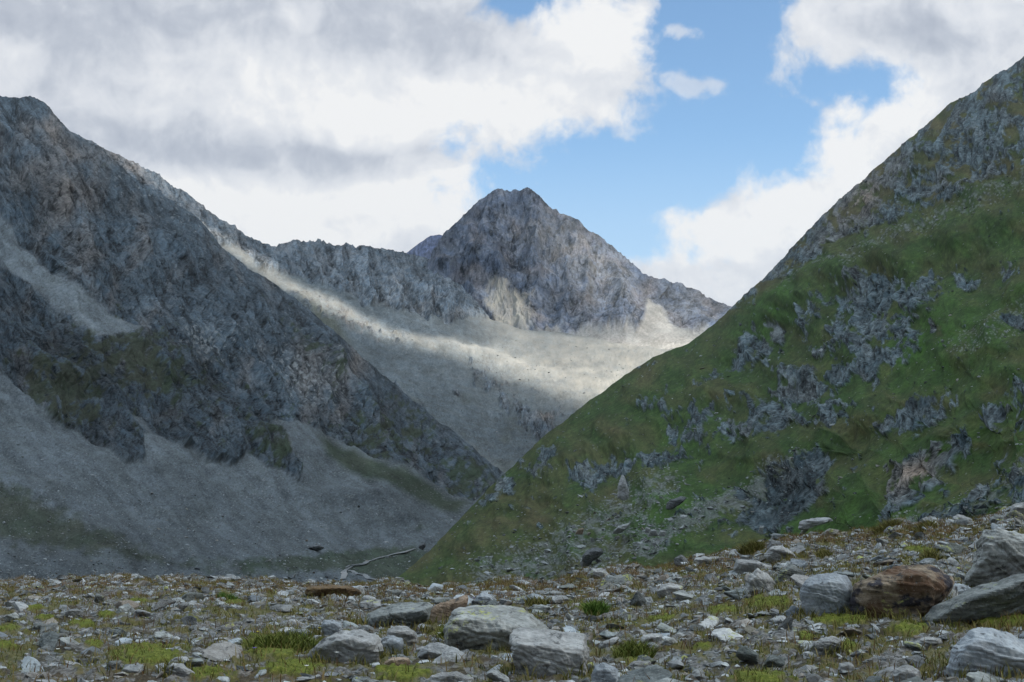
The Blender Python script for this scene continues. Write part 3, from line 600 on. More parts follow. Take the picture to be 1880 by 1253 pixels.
wx_ = qx + 9 * fbm(qx / 30, qy / 16, 3, seed=120); wy_ = qy + 8 * fbm(qx / 34, qy / 18, 3, seed=121)
band = sstep(poly_sdf(wx_, wy_, [(335, 375), (352, 388), (400, 428), (470, 474), (540, 518), (600, 545), (670, 580), (730, 610), (790, 624), (850, 628), (930, 648), (1000, 668), (1080, 678), (1160, 660), (1240, 632), (1330, 590), (1470, 560), (1470, 800), (1290, 810), (1180, 796), (1090, 762), (990, 722), (920, 690), (850, 662), (790, 650), (720, 634), (650, 606), (580, 566), (500, 518), (440, 480), (350, 414)]), -9, 9)
basin = sstep(poly_sdf(wx_, wy_, [(840, 560), (900, 560), (1000, 610), (1280, 610), (1280, 700), (1000, 690), (880, 650)]), -14, 20)
fadeo = .40 * gauss(wx_, wy_, 1130, 760, 150, 45, 20) + .30 * gauss(wx_, wy_, 890, 845, 40, 14, 40)
upl = .60 * gauss(wx_, wy_, 260, 308, 110, 26, 38) + .35 * gauss(wx_, wy_, 400, 400, 60, 14, 38)
sD = np.maximum.reduce([band, np.interp(qx, [860, 1000, 1150], [.65, .9, 1.0]) * basin * (.75 + .6 * fbm(wx_ / 60, wy_ / 24, 3, seed=122)), fadeo, upl, .22 * gauss(wx_, wy_, 760, 570, 150, 40, 25), .06 + 0 * qx])
splat(iD, qx, qy, sD, num, den)
qx, qy = np.meshgrid(np.arange(740., 1480, 3), np.arange(345., 625, 3)); k = qy > lerp_line(qx, E_SKY); qx, qy = qx[k], qy[k]
wx_ = qx + 24 * fbm(qx / 50, qy / 40, 3, seed=123); wy_ = qy + 24 * fbm(qx / 50, qy / 40, 3, seed=124)
sE = .05 + .62 * np.clip(gauss(wx_, wy_, 1110, 510, 90, 80, 40) + .6 * gauss(wx_, wy_, 1010, 430, 60, 46, 40) + gauss(wx_, wy_, 940, 575, 70, 34, 25) + .9 * gauss(wx_, wy_, 1200, 590, 60, 50) + .8 * gauss(wx_, wy_, 1290, 565, 60, 30, 20) + .35 * gauss(wx_, wy_, 900, 400, 60, 60), 0, 1.3)
splat(iE, qx, qy, sE, num, den)
bn, bd_ = blur(num, 1.1), blur(den, 1.1)
sunny = np.where(bd_ > 1e-3, bn / np.maximum(bd_, 1e-3), 0) * sstep(bd_, 1e-3, 2e-2)
sunny = np.maximum(sunny, .04 + .04 * fbm(GXX / 900, GYY / 900, 3, seed=125))
c0_ = on_cloud(np.array([[0., 18., -1.5]]))[0]
sunny = np.maximum(sunny, .26 * np.exp(-((GXX - c0_[0]) ** 2 + (GYY - c0_[1]) ** 2) / 150. ** 2))  # cover also thinned above the foreground to brighten it
def density_at(X, Y, Z):                                # the gap is the same along a ray for the upper and the lower surface
    fx = np.clip((X - SUN[0] / SUN[2] * (Z - H_CL) - gx[0]) / (gx[1] - gx[0]), 0, NG - 1.001); fy2 = np.clip((Y - SUN[1] / SUN[2] * (Z - H_CL) - gy[0]) / (gy[1] - gy[0]), 0, NG - 1.001)
    i, j = fy2.astype(int), fx.astype(int); a, b_ = fy2 - i, fx - j
    v = (sunny[i, j] * (1 - b_) + sunny[i, j + 1] * b_) * (1 - a) + (sunny[i + 1, j] * (1 - b_) + sunny[i + 1, j + 1] * b_) * a
    return (1 - np.sqrt(np.clip(v, 0, .985))) * sstep(edgef + 350 * fbm(GXX / 900, GYY / 900, 3, seed=122), 100, 800)
edgef = np.minimum.reduce([GXX - gx[0], gx[-1] - GXX, GYY - gy[0], gy[-1] - GYY])
lump = 150 * ridged(GXX / 900, GYY / 900, 4, seed=123); lump2 = 90 * fbm(GXX / 700, GYY / 700, 4, seed=124)
thk = sstep(edgef, 0, 600)
topv = np.stack([GXX, GYY, H_CL + (60 + lump) * thk], -1); botv = np.stack([GXX, GYY, H_CL + (-20 + lump2 * .5) * thk - 2], -1)
qd = grid_quads(NG, NG); n_ = NG * NG
mcl = bpy.data.materials.new('shade_cloud_vapour'); mcl.use_nodes = True; b = NB(mcl.node_tree); mcl.node_tree.nodes.clear()
mo = b.new('ShaderNodeOutputMaterial'); tl = b.new('ShaderNodeBsdfTranslucent'); tl.inputs[0].default_value = (.675, .785, .90, 1)  # blue tint cools the light on the shaded land
tr = b.new('ShaderNodeBsdfTransparent'); mx = b.new('ShaderNodeMixShader'); b.put(mx.inputs[0], b.attr('cover')); b.l.new(tr.outputs[0], mx.inputs[1]); b.l.new(tl.outputs[0], mx.inputs[2]); b.l.new(mx.outputs[0], mo.inputs[0])
me = mesh_arrays('cloud', np.concatenate([topv.reshape(-1, 3), botv.reshape(-1, 3)]), quads=np.concatenate([qd, qd[:, ::-1] + n_]), mat=mcl, attrs=dict(cover=np.concatenate([density_at(topv[..., 0], topv[..., 1], topv[..., 2]).ravel(), density_at(botv[..., 0], botv[..., 1], botv[..., 2]).ravel()])))
tag(mesh_obj('shade_clouds', me), 'unseen cloud layer added overhead to shade the valley, gaps placed for sunlight', None, None, 'structure')

# ================================================================ air
hz = bpy.data.materials.new('air'); hz.use_nodes = True; hz.node_tree.nodes.clear(); b = NB(hz.node_tree)
ho = b.new('ShaderNodeOutputMaterial'); pv = b.new('ShaderNodeVolumePrincipled')
pv.inputs['Color'].default_value = (.50, .74, 1.0, 1); pv.inputs['Density'].default_value = 1.6e-5; pv.inputs['Anisotropy'].default_value = .1
b.l.new(pv.outputs[0], ho.inputs['Volume'])
bm = bmesh.new(); bmesh.ops.create_cube(bm, size=1)
for v in bm.verts: v.co = Vector((v.co.x * 16000, 3500 + v.co.y * 15000, 600 + v.co.z * 2900))
hm = bpy.data.meshes.new('haze'); bm.to_mesh(hm); bm.free(); hm.materials.append(hz)
USE_HAZE = True
if USE_HAZE: tag(mesh_obj('haze', hm), 'pale blue air filling the valley', None, None, 'stuff')
#@@FOREGROUND
# ================================================================ foreground moraine
def crest_d(px): return np.interp(px, [-700, 0, 900, 1400, 1880, 2600], [38, 36, 31, 27, 24, 22])
def ground_z(x, y):
    x = np.asarray(x, float); y = np.asarray(y, float); yy = np.maximum(y, .8)
    pxa = np.clip(940 + F * x / yy, -900, 2900)
    dc = crest_d(pxa); _, dz = slopes(pxa, smooth_line(pxa, CREST, 25)); zc = dz * dc + .22 * fbm(pxa / 70, pxa * 0, 4, seed=601)
    z9 = -1.40
    t = (yy - 9) / (dc - 9)
    z = z9 + (zc - z9) * t + .10 * np.sin(np.clip(t, 0, 1) * math.pi)
    over = np.maximum(yy - dc, 0)
    zb = zc - .22 * over - np.minimum(.02 * over ** 2, 3 + .12 * over)
    z = np.where(yy > dc, zb, z)
    z = np.where(yy < 9, z9 - .0 * yy, z)
    a = sstep(yy, 4, 10)
    return z + a * (.16 * fbm(x / 3.1, y / 3.1, 3, seed=130) + .05 * fbm(x / .7, y / .7, 3, seed=131)) * np.where(yy > dc, 1.5, 1)
def hit(px, py):                                        # distance at which the ray through (px, py) meets the ground
    ds = np.linspace(6.5, 40, 900); dx, dz = slopes(px, py)
    g = ground_z(dx * ds, ds) - dz * ds
    k = np.argmax(g > 0) if (g > 0).any() else int(np.argmin(np.abs(g)))
    return ds[k]
MOSS = [(270, 1205, 70, 22), (150, 1147, 24, 8), (195, 1130, 20, 6), (85, 1137, 24, 5), (15, 1155, 26, 9), (10, 1190, 24, 9), (170, 1185, 18, 7), (350, 1141, 18, 5), (500, 1190, 60, 26), (540, 1230, 60, 16), (740, 1240, 60, 14),
        (1160, 1203, 34, 16), (1395, 1250, 60, 14), (1665, 1158, 40, 12), (1410, 1108, 46, 10), (1330, 1122, 30, 8), (1212, 1138, 28, 7), (1085, 1117, 30, 8), (1840, 1142, 70, 14), (60, 1118, 30, 4), (430, 1108, 20, 4), (250, 1105, 26, 4),
        (1540, 1140, 60, 10), (1690, 1010, 30, 6), (1290, 1190, 20, 8), (380, 1240, 40, 12), (820, 1165, 20, 12), (1010, 1200, 10, 10), (1480, 1172, 16, 8), (1560, 1190, 20, 10)]
def moss_at(px, py):
    m = np.zeros_like(px)
    for cx, cy_, rx, ry in MOSS: m = np.maximum(m, gauss(px, py, cx, cy_, rx, ry))
    n = fbm(px / 22, py / 9, 4, seed=132)
    n2 = fbm(px / 9, py / 5, 3, seed=233)
    return sstep(m + .6 * n + .35 * n2, .42, .66), np.maximum(sstep(n * .8 + .8 * fbm(px / 80, py / 24, 3, seed=133) + .3 * n2, -.02, .24), sstep(m + .6 * n, .15, .4))
def dry_d(a_, b_, x, y):
    c_ = fbm(x / .9, y / .9, 3, seed=150); cr_ = lerp_line(a_, CREST)
    near = np.exp(-((b_ - cr_ - 8) / 14) ** 2) * .55
    sp_ = gauss(a_, b_, 1040, 1080, 90, 16) + gauss(a_, b_, 1250, 1045, 90, 14) + .7 * gauss(a_, b_, 1560, 985, 160, 14) + .5 * gauss(a_, b_, 330, 1096, 130, 9) + .5 * gauss(a_, b_, 680, 1090, 90, 12) + .5 * gauss(a_, b_, 1840, 1150, 80, 14)
    return np.clip((near + sp_ * .9 + .16) * (.7 + 2.2 * c_), .0, 1)
colp = np.arange(-560, 2450, 2.3)
dist = np.concatenate([np.linspace(1.5, 8.6, 30), np.geomspace(8.7, 40, 380), np.geomspace(40.5, 120, 40)])
GP, GD = np.meshgrid((colp - 940) / F, dist); GX_ = GP * GD
GZ = ground_z(GX_, GD)
gpx, gpy = px_of(GX_, GD, GZ), py_of(GD, GZ)
ms, ms2 = moss_at(gpx, gpy)
w1, w2, wr = worley(GX_ / .16, GD / .16, 15); v1, v2, vr = worley(GX_ / .06, GD / .06, 16)
GZ2 = GZ + (1 - ms) * (np.maximum(.5 - w1, 0) * .07 * (wr > .35) + np.maximum(.5 - v1, 0) * .03) + ms * (.035 + .03 * fbm(GX_ / .12, GD / .12, 3, seed=134))
gm, b, p = new_mat('gravel_soil_and_moss', .97, .1)
g = b.new('ShaderNodeNewGeometry').outputs['Position']
nf, nm_ = b.noise(g, 22, 6, .7), b.noise(g, 2.2, 4, .6)
vv = b.vor(g, 16, out=1)
vg = b.vor(g, 38, out=1)
soil = b.ramp(b.m('ADD', b.m('MULTIPLY', nf, .7), b.m('MULTIPLY', nm_, .35)), [(.32, (.014, .012, .009)), (.5, (.040, .036, .026)), (.62, (.080, .075, .060)), (.78, (.14, .14, .125))])
stn = b.ramp(b.m('FRACT', b.m('MULTIPLY', vg, 7.0)), [(0, (.05, .05, .048)), (.5, (.11, .113, .112)), (1, (.19, .19, .188))])
c = b.mix(b.rng(b.m('ADD', b.attr('cell'), b.m('MULTIPLY', nf, .3)), .5, .7), soil, stn)
ol = b.mix(b.rng(nf, .35, .65), (.062, .068, .018), (.125, .105, .038))
c = b.mix(b.m('MULTIPLY', b.attr('turf'), .8), c, ol)
c = b.mix(b.m('MULTIPLY', b.attr('rusty'), b.rng(nf, .35, .6, .3, 1.0)), c, (.090, .052, .022))
mo_ = b.ramp(nf, [(.3, (.034, .044, .008)), (.5, (.090, .108, .018)), (.7, (.18, .185, .04))])
c = b.mix(b.attr('moss'), c, mo_)
b.put(p.inputs['Base Color'], c)
bp = b.new('ShaderNodeBump'); bp.inputs['Strength'].default_value = .8; bp.inputs['Distance'].default_value = .02
b.put(bp.inputs['Height'], nf); b.put(p.inputs['Normal'], bp.outputs[0])
gv = np.stack([GX_, GD, GZ2], -1); gq = grid_quads(len(dist), len(colp))
bx, by = np.meshgrid(np.linspace(-80, 80, 60), np.linspace(-120, 1.6, 60)); bz = -1.42 + .3 * fbm(bx / 9, by / 9, 3, seed=135) * sstep(-by, 2, 15)
allv = np.concatenate([gv.reshape(-1, 3), np.stack([bx, by, bz], -1).reshape(-1, 3)])
zz = np.zeros(3600)
me = mesh_arrays('moraine_ground', allv, quads=np.concatenate([gq, grid_quads(60, 60) + gv.shape[0] * gv.shape[1]]), mat=gm,
                 attrs=dict(moss=np.concatenate([ms.ravel(), zz]), rusty=np.concatenate([np.clip(dry_d(gpx, gpy, GX_, GD) * 1.5 - .1, 0, .9).ravel(), zz]), turf=np.concatenate([ms2.ravel(), zz + .5]), cell=np.concatenate([wr.ravel(), zz + .4])))
tag(mesh_obj('ground', me), 'stony moraine ground with moss in front', None, None, 'structure')
# the wide land below, under and around everything
me = mesh_arrays('valley_land', [(-13000, -9000, -170), (13000, -9000, -170), (13000, 14000, -170), (-13000, 14000, -170)], quads=[(0, 1, 2, 3)], mat=mC,
                 attrs=dict(grass=[.4] * 4, scree=[1] * 4, stone=[0] * 4, warm=[0] * 4, dry=[.4] * 4, tone=[1] * 4, det=[.5] * 4, pale=[0] * 4))
tag(mesh_obj('terrain', me), 'grey green land beyond the slopes', None, None, 'structure')

# ---------------------------------------------------------------- rocks
def rock_mat(name, c0, c1, c2, lichen=0.0, lich_scale=5.0, rust=None, streak=1.0, sc=1.0):
    m, b, p = new_mat(name, .86, .22)
    t = b.new('ShaderNodeTexCoord').outputs['Object']; oi = b.new('ShaderNodeObjectInfo').outputs['Random']
    t = b.vm('ADD', t, b.comb(b.m('MULTIPLY', oi, 37.0), b.m('MULTIPLY', oi, 11.0), 0.0))
    mp = b.new('ShaderNodeMapping'); b.put(mp.inputs[0], t); mp.inputs['Rotation'].default_value = (.35, .25, .2); mp.inputs['Scale'].default_value = (1, 1, 5.5 * streak)
    bed = b.noise(mp.outputs[0], 2.6 * sc, 7, .68, .4); f = b.noise(t, 26 * sc, 6, .75); big = b.noise(t, 2.2 * sc, 3, .5)
    v = b.m('ADD', b.m('MULTIPLY', bed, .62), b.m('ADD', b.m('MULTIPLY', f, .34), b.m('MULTIPLY', big, .16)))
    col = b.ramp(v, [(.40, c0), (.53, c1), (.68, c2)])
    rn = b.attr('rnd')
    col = b.vm('SCALE', col, b.rng(b.m('FRACT', b.m('MULTIPLY', rn, 5.3)), 0, 1, .45, 1.55, False))
    col = b.mix(b.rng(b.m('FRACT', b.m('MULTIPLY', rn, 17.7)), .80, 1.0, 0, .55), col, (.20, .155, .11))
    col = b.mix(b.rng(b.m('FRACT', b.m('MULTIPLY', rn, 29.1)), .6, 1.0, 0, .35), col, (.13, .15, .13))
    if rust:
        r1 = b.rng(b.noise(t, 3.1, 4, .6), .42, .60); r2 = b.rng(b.noise(b.vm('ADD', t, (9, 3, 1)), 3.8, 4, .6), .52, .60)
        col = b.mix(r1, col, rust); col = b.mix(r2, col, (.028, .026, .032))
    sp = b.rng(b.noise(t, 70 * sc, 3, .6), .62, .72, 0, .55)
    col = b.mix(sp, col, (.36, .37, .36))
    dk = b.rng(b.noise(b.vm('ADD', t, (4, 8, 2)), 9 * sc, 6, .7), .56, .66, 0, .85)
    col = b.mix(dk, col, (.035, .038, .040))
    if lichen > 0:
        l = b.m('MULTIPLY', b.rng(b.noise(b.vm('ADD', t, (5, 5, 5)), lich_scale * .5, 3, .5), .66 - .2 * lichen, .74 - .2 * lichen), b.rng(b.noise(t, lich_scale * 4, 5, .7), .50, .56))
        nz = b.vm('DOT_PRODUCT', b.new('ShaderNodeNewGeometry').outputs['Normal'], (0, -.35, 1))
        l = b.m('MULTIPLY', l, b.rng(nz, -.1, .35))
        col = b.mix(b.m('MULTIPLY', l, .85), col, (.30, .32, .085))
    b.put(p.inputs['Base Color'], col)
    bp = b.new('ShaderNodeBump'); bp.inputs['Strength'].default_value = .7; bp.inputs['Distance'].default_value = .02
    b.put(bp.inputs['Height'], v); b.put(p.inputs['Normal'], bp.outputs[0])
    return m
M_GREY = rock_mat('schist_grey', (.055, .058, .060), (.165, .172, .175), (.33, .34, .34), .25)
M_LICH = rock_mat('schist_lichen', (.05, .054, .048), (.16, .172, .170), (.32, .335, .33), .55)
M_DARK = rock_mat('schist_dark', (.025, .030, .032), (.085, .098, .100), (.20, .22, .22), .35)
M_BLUE = rock_mat('gneiss_blue_grey', (.075, .09, .105), (.165, .19, .215), (.30, .33, .355), .2, 4.0, None, .35)
M_PALE = rock_mat('gneiss_pale', (.07, .075, .078), (.175, .185, .19), (.33, .34, .345), .2, 5.0, None, .5)
M_RUST = rock_mat('rust_brown_rock', (.04, .030, .02), (.115, .090, .065), (.24, .195, .145), .5, 5.0, (.088, .052, .032))
M_TAN = rock_mat('tan_slab', (.07, .05, .035), (.17, .125, .09), (.28, .225, .175), 0.0)
M_OCHRE = rock_mat('ochre_slab', (.018, .012, .007), (.060, .038, .018), (.15, .10, .05), 0.0)

def ico(n):
    bm = bmesh.new(); bmesh.ops.create_icosphere(bm, subdivisions=n, radius=1); bm.verts.ensure_lookup_table()
    v = np.array([x.co[:] for x in bm.verts]); f = np.array([[q.index for q in x.verts] for x in bm.faces]); bm.free()
    return v / np.linalg.norm(v, axis=1)[:, None], f
ICO = {n: ico(n) for n in (2, 3, 4, 5, 6)}
def hull_planes(pts):
    bm = bmesh.new()
    for q in pts: bm.verts.new(q)
    bmesh.ops.convex_hull(bm, input=bm.verts); bm.normal_update()
    c = np.mean(pts, 0); N = []; Dn = []
    for f in bm.faces:
        if f.calc_area() < 1e-7: continue
        n = np.array(f.normal[:]); d = float(n @ (np.array(f.verts[0].co[:]) - c))
        if d < 0: n, d = -n, -d
        N.append(n); Dn.append(max(d, 1e-3))
    bm.free(); return c, np.array(N), np.array(Dn)
def n3(p, s, seed):
    q = p * s
    return (perlin(q[:, 0] + .37 * q[:, 2], q[:, 1], seed) + perlin(q[:, 1] + .41 * q[:, 0], q[:, 2], seed + 1) + perlin(q[:, 2] + .33 * q[:, 1], q[:, 0], seed + 2)) / 1.6
def rock_mesh(name, pts, mat, sub=5, rough=1.0, seed=0, bed=(.25, .1, 1), sharp=60, rnd=None, cuts=12):
    c, N, Dn = hull_planes(pts)
    rg_ = np.random.default_rng(seed + 1000); P0 = np.array(pts) - c
    nn = rg_.normal(size=(cuts, 3)); nn /= np.linalg.norm(nn, axis=1)[:, None]
    sup = (P0 @ nn.T).max(0) * rg_.uniform(.86, .99, cuts); N = np.concatenate([N, nn]); Dn = np.concatenate([Dn, np.maximum(sup, 1e-3)])
    dirs, faces = ICO[sub]
    k = np.maximum(dirs @ N.T / Dn[None], 1e-6)
    mx_ = k.max(1, keepdims=True); r = 1 / (mx_[:, 0] * ((k / mx_) ** sharp).sum(1) ** (1 / sharp))
    v = dirs * r[:, None]
    size = float(np.ptp(v, axis=0).max()); v = v / size
    bd = np.array(bed, float); bd /= np.linalg.norm(bd)
    bcoord = v @ bd + .05 * n3(v, 3, seed + 3)
    H_ = rg_.uniform(-1, 1, 400)
    def ledge(t): i = np.floor(t).astype(int); f_ = t - i; return H_[i % 400] * (1 - sstep(f_, .7, 1)) + H_[(i + 1) % 400] * sstep(f_, .7, 1)
    lay = ledge(bcoord * 13 + 200 + .45 * n3(v, 2.0, seed + 5)); lay2 = ledge(bcoord * 34 + 150 + .6 * n3(v, 3.0, seed + 6))
    amp = rough * (.026 * n3(v, 2.1, seed) + .024 * n3(v, 5, seed + 7) + .016 * n3(v, 11, seed + 8) + .011 * n3(v, 25, seed + 9) + .013 * lay * (1 - abs(dirs @ bd)) + .014 * lay2 * (1 - abs(dirs @ bd)))
    v = v + dirs * amp[:, None]
    v = v * size + c
    return mesh_arrays(name, v, tris=faces, mat=mat, smooth=False, attrs=dict(rnd=np.full(len(v), .5 if rnd is None else rnd)))
LAND = []       # landmarks: (x, y, phrase)
def boulder(outline, label, mat, th=.6, group=None, sub=5, rough=1.0, seed=0, bed=(.25, .1, 1), front=None, d=None, phrase=None, sink=14, sharp=60, cat='boulder', name='boulder', fs=.74, under=.30):
    """outline: silhouette in the photograph; th: thickness away from the camera relative to its width;
    front: the near lower outline where the rock shows a top face"""
    o_ = np.array(outline, float); ox = (o_[:, 0].min() + o_[:, 0].max()) / 2; ob = o_[:, 1].max()
    d0 = hit(ox, min(ob, 1262)) if d is None else d
    wpx = np.ptp(o_[:, 0]); wm = wpx * d0 / F; T = th * wm
    cen = np.array([ox, o_[:, 1].mean()]); pts = []
    low = o_.copy(); low[:, 1] += np.where(low[:, 1] > ob - .25 * np.ptp(o_[:, 1]), sink, 0)
    if front is None:
        for q in low: pts.append(P3(q[0], q[1], d0 + T * .45))
        sm_ = cen + (low - cen) * fs
        sm_[:, 1] += (ob - sm_[:, 1]) * .15
        for q in sm_: pts.append(P3(q[0], q[1], d0 + (under * T if q[1] > cen[1] else 0))); pts.append(P3(q[0], q[1], d0 + T))
    else:
        fr = np.array(front, float)
        fm = fr[:, 1].mean()
        for q in fr: pts.append(P3(q[0], q[1] + (sink if q[1] > ob - 12 else 0), d0 + (under * T if q[1] > fm else 0)))
        for q in low:
            back_ = 1.0 if q[1] < cen[1] else .35
            pts.append(P3(q[0], q[1], d0 + T * back_))
    pts = np.array(pts)
    bx_, by_ = float(pts[:, 0].mean()), float(d0 + T * .4); bz_ = float(ground_z(bx_, by_))
    org = np.array([bx_, by_, bz_])
    me = rock_mesh(name, pts - org, mat, sub, rough, seed, bed, sharp)
    o = mesh_obj(name, me); o.location = org
    tag(o, label, cat, group)
    if phrase: LAND.append((bx_, by_, phrase, wm))
    return o
boulder([(815, 1151), (826, 1128), (838, 1114), (880, 1110), (925, 1110), (982, 1121), (1016, 1148), (1022, 1164), (942, 1196), (860, 1199), (818, 1200)], 'long grey boulder with yellow lichen on its sloping top, left behind the square block', M_LICH, .75, seed=3,
        front=[(816, 1160), (832, 1133), (890, 1136), (955, 1150), (985, 1160), (942, 1194), (862, 1200), (820, 1201)], sub=6, phrase='the lichen-topped boulder', rough=.9, bed=(.3, .3, 1), sharp=80)
boulder([(938, 1156), (965, 1152), (1020, 1155), (1078, 1160), (1083, 1182), (1079, 1222), (1072, 1242), (999, 1250), (945, 1230), (940, 1200)], 'square dark-sided grey block in the centre foreground, lying against the lichen-topped boulder', M_GREY, .6, seed=11,
        front=[(943, 1181), (1000, 1188), (1066, 1194), (1075, 1240), (1000, 1250), (946, 1230)], sub=6, phrase='the square grey block', rough=.9, bed=(.35, .2, 1), sharp=80)
boulder([(664, 1140), (675, 1127), (697, 1114), (740, 1107), (785, 1102), (798, 1111), (785, 1141), (731, 1154), (677, 1159)], 'flattened dark layered boulder with grey top, behind the low pale boulder', M_DARK, .6, seed=21, front=[(668, 1144), (700, 1130), (745, 1124), (780, 1122), (780, 1140), (731, 1154), (680, 1159)], phrase='the dark layered boulder', bed=(.5, .1, 1), sharp=70)
boulder([(558, 1202), (575, 1185), (607, 1168), (640, 1158), (664, 1154), (700, 1166), (706, 1190), (698, 1210), (640, 1220), (580, 1219)], 'low wedge of pale speckled rock rising to the right above turf', M_PALE, .5, seed=31, phrase='the low pale wedge boulder', rough=.8)
boulder([(697, 1172), (715, 1165), (740, 1172), (744, 1190), (738, 1206), (700, 1210)], 'small upright blue-grey block at the right end of the low pale wedge', M_BLUE, .7, seed=41, sub=4, phrase='the small upright block')
boulder([(708, 1156), (722, 1150), (745, 1150), (764, 1160), (768, 1176), (745, 1186), (712, 1180)], 'rounded tan-grey boulder wedged behind the small upright block', M_GREY, .7, seed=45, sub=4)
boulder([(784, 1122), (800, 1110), (830, 1099), (861, 1090), (862, 1100), (850, 1125), (820, 1141), (790, 1142)], 'tan brown slab leaning up to the right between two grey boulders', M_TAN, .4, seed=51, sub=5, phrase='the tan leaning slab', bed=(.5, .1, 1))
boulder([(864, 1108), (872, 1095), (885, 1086), (900, 1092), (921, 1108), (900, 1114)], 'pointed triangular blue-grey rock peeking over the lichen-topped boulder', M_BLUE, .6, seed=56, sub=4)
boulder([(556, 1088), (566, 1076), (600, 1074), (645, 1075), (668, 1088), (650, 1095), (570, 1096)], 'flat ochre-brown layered slab on the left crest', M_OCHRE, .5, seed=61, phrase='the ochre slab', bed=(.1, .1, 1), sink=6)
boulder([(1466, 1082), (1478, 1062), (1496, 1055), (1532, 1051), (1556, 1056), (1566, 1072), (1563, 1100), (1559, 1127), (1500, 1136), (1484, 1130), (1470, 1110)], 'tall smooth pale blue-grey boulder standing just left of the rust-brown boulder', M_BLUE, .6, seed=71, sub=6, phrase='the tall blue-grey boulder', rough=.6, fs=.85)
boulder([(1561, 1100), (1563, 1075), (1594, 1050), (1650, 1034), (1712, 1034), (1748, 1052), (1757, 1068), (1746, 1092), (1700, 1124), (1684, 1139), (1605, 1135), (1562, 1122)], 'large rounded rust-brown and black boulder with green lichen on its right', M_RUST, .6, seed=81, sub=6, phrase='the rust-brown boulder', rough=.85, fs=.8)
boulder([(1690, 1128), (1715, 1113), (1760, 1095), (1803, 1080), (1840, 1062), (1890, 1046), (2010, 1030), (2030, 1120), (1880, 1128), (1780, 1136), (1698, 1141)], 'long dark green-grey boulder sloping up to the right from a low pointed end', M_DARK, .5, seed=93, sub=6, phrase='the long dark boulder', rough=.7, bed=(-.5, .2, 1), fs=.86)
boulder([(1768, 1058), (1778, 1036), (1790, 1010), (1803, 972), (1838, 968), (1882, 988), (1975, 1004), (1975, 1062), (1880, 1075), (1812, 1072)], 'big layered grey-green boulder with lichen above the long dark boulder', M_LICH, .6, seed=101, sub=6, phrase='the big layered boulder', d=13.2, bed=(.55, .2, 1), rough=1.1, fs=.86)
boulder([(1738, 1270), (1742, 1205), (1750, 1180), (1783, 1150), (1822, 1146), (1862, 1162), (1885, 1180), (1960, 1215), (1970, 1290), (1745, 1300)], 'large blue-grey boulder with yellow lichen spots cut off by the lower right corner', M_BLUE, .6, seed=111, sub=6, phrase='the corner boulder', d=8.9, rough=.8, fs=.9)
boulder([(1392, 1029), (1403, 1014), (1418, 1002), (1436, 1000), (1452, 1010), (1468, 1024), (1440, 1032)], 'rounded speckled grey boulder on the crest beside a dark grass tussock', M_GREY, .7, seed=121, sub=5, phrase='the crest boulder beside the tussock')
boulder([(1344, 1047), (1350, 1027), (1390, 1029), (1428, 1042), (1420, 1050), (1370, 1052)], 'pale slab just below the crest tussock, in front of the rounded crest boulder', M_PALE, .5, seed=125, sub=4)
boulder([(1359, 1085), (1372, 1062), (1390, 1042), (1408, 1052), (1424, 1070), (1425, 1092), (1390, 1094)], 'jagged grey angular slab leaning in the rubble left of the tall blue-grey boulder', M_GREY, .5, seed=129, sub=5, phrase='the jagged leaning slab', bed=(.8, 0, 1))
boulder([(1416, 1062), (1432, 1048), (1453, 1034), (1480, 1050), (1478, 1058), (1440, 1068)], 'dark blue-grey ridge-topped rock above the tall blue-grey boulder', M_DARK, .6, seed=133, sub=5)
boulder([(1076, 1058), (1088, 1043), (1110, 1045), (1122, 1056), (1118, 1067), (1082, 1066)], 'grey boulder with a pale broken face on the crest at the foot of the hillside', M_PALE, .7, seed=137, sub=5, phrase='the broken-faced crest boulder')
boulder([(1204, 1089), (1214, 1076), (1228, 1069), (1256, 1077), (1250, 1092), (1215, 1096)], 'rounded mid-grey boulder amid dry grass between crest and lichen slope', M_GREY, .7, seed=141, sub=4)
boulder([(1264, 1034), (1275, 1026), (1290, 1021), (1334, 1023), (1330, 1033), (1290, 1038)], 'long flat pale slab on the crest left of the dark tussock', M_PALE, .5, seed=145, sub=4, phrase='the flat pale crest slab')
boulder([(1737, 961), (1748, 950), (1760, 944), (1780, 950), (1791, 960), (1770, 966)], 'pale pointed rock on the right-hand crest, left of a dark rounded rock', M_PALE, .7, seed=149, sub=4, phrase='the pale pointed crest rock')
boulder([(1810, 961), (1818, 950), (1828, 944), (1844, 946), (1851, 957), (1840, 963)], 'dark rounded rock on the right-hand crest above the big layered boulder', M_DARK, .7, seed=153, sub=4)
boulder([(1845, 940), (1858, 928), (1885, 920), (1925, 924), (1925, 944), (1860, 946)], 'tan-grey boulder on the crest at the right edge', M_GREY, .6, seed=157, sub=4)
boulder([(1172, 1180), (1178, 1168), (1195, 1163), (1219, 1164), (1218, 1176), (1196, 1184)], 'rounded light slab right of the bright tussock near the square block', M_PALE, .6, seed=161, sub=4)
boulder([(1215, 1182), (1222, 1170), (1236, 1169), (1246, 1180), (1240, 1190), (1220, 1190)], 'small angular grey rock with a green lichen streak beside the rounded light slab', M_LICH, .6, seed=163, sub=4)
boulder([(1084, 1236), (1090, 1222), (1110, 1217), (1134, 1228), (1136, 1252), (1100, 1262), (1085, 1255)], 'rounded blue-grey cracked rock against the lower right of the square block', M_BLUE, .7, seed=165, sub=5)
boulder([(1090, 1190), (1105, 1178), (1140, 1166), (1138, 1174), (1120, 1186), (1095, 1194)], 'thin pointed light slab right of the square block', M_PALE, .5, seed=167, sub=4)
boulder([(1140, 1230), (1165, 1215), (1198, 1212), (1196, 1222), (1170, 1236), (1145, 1238)], 'flat grey-tan slab lying below the bright tussock', M_GREY, .5, seed=168, sub=4)
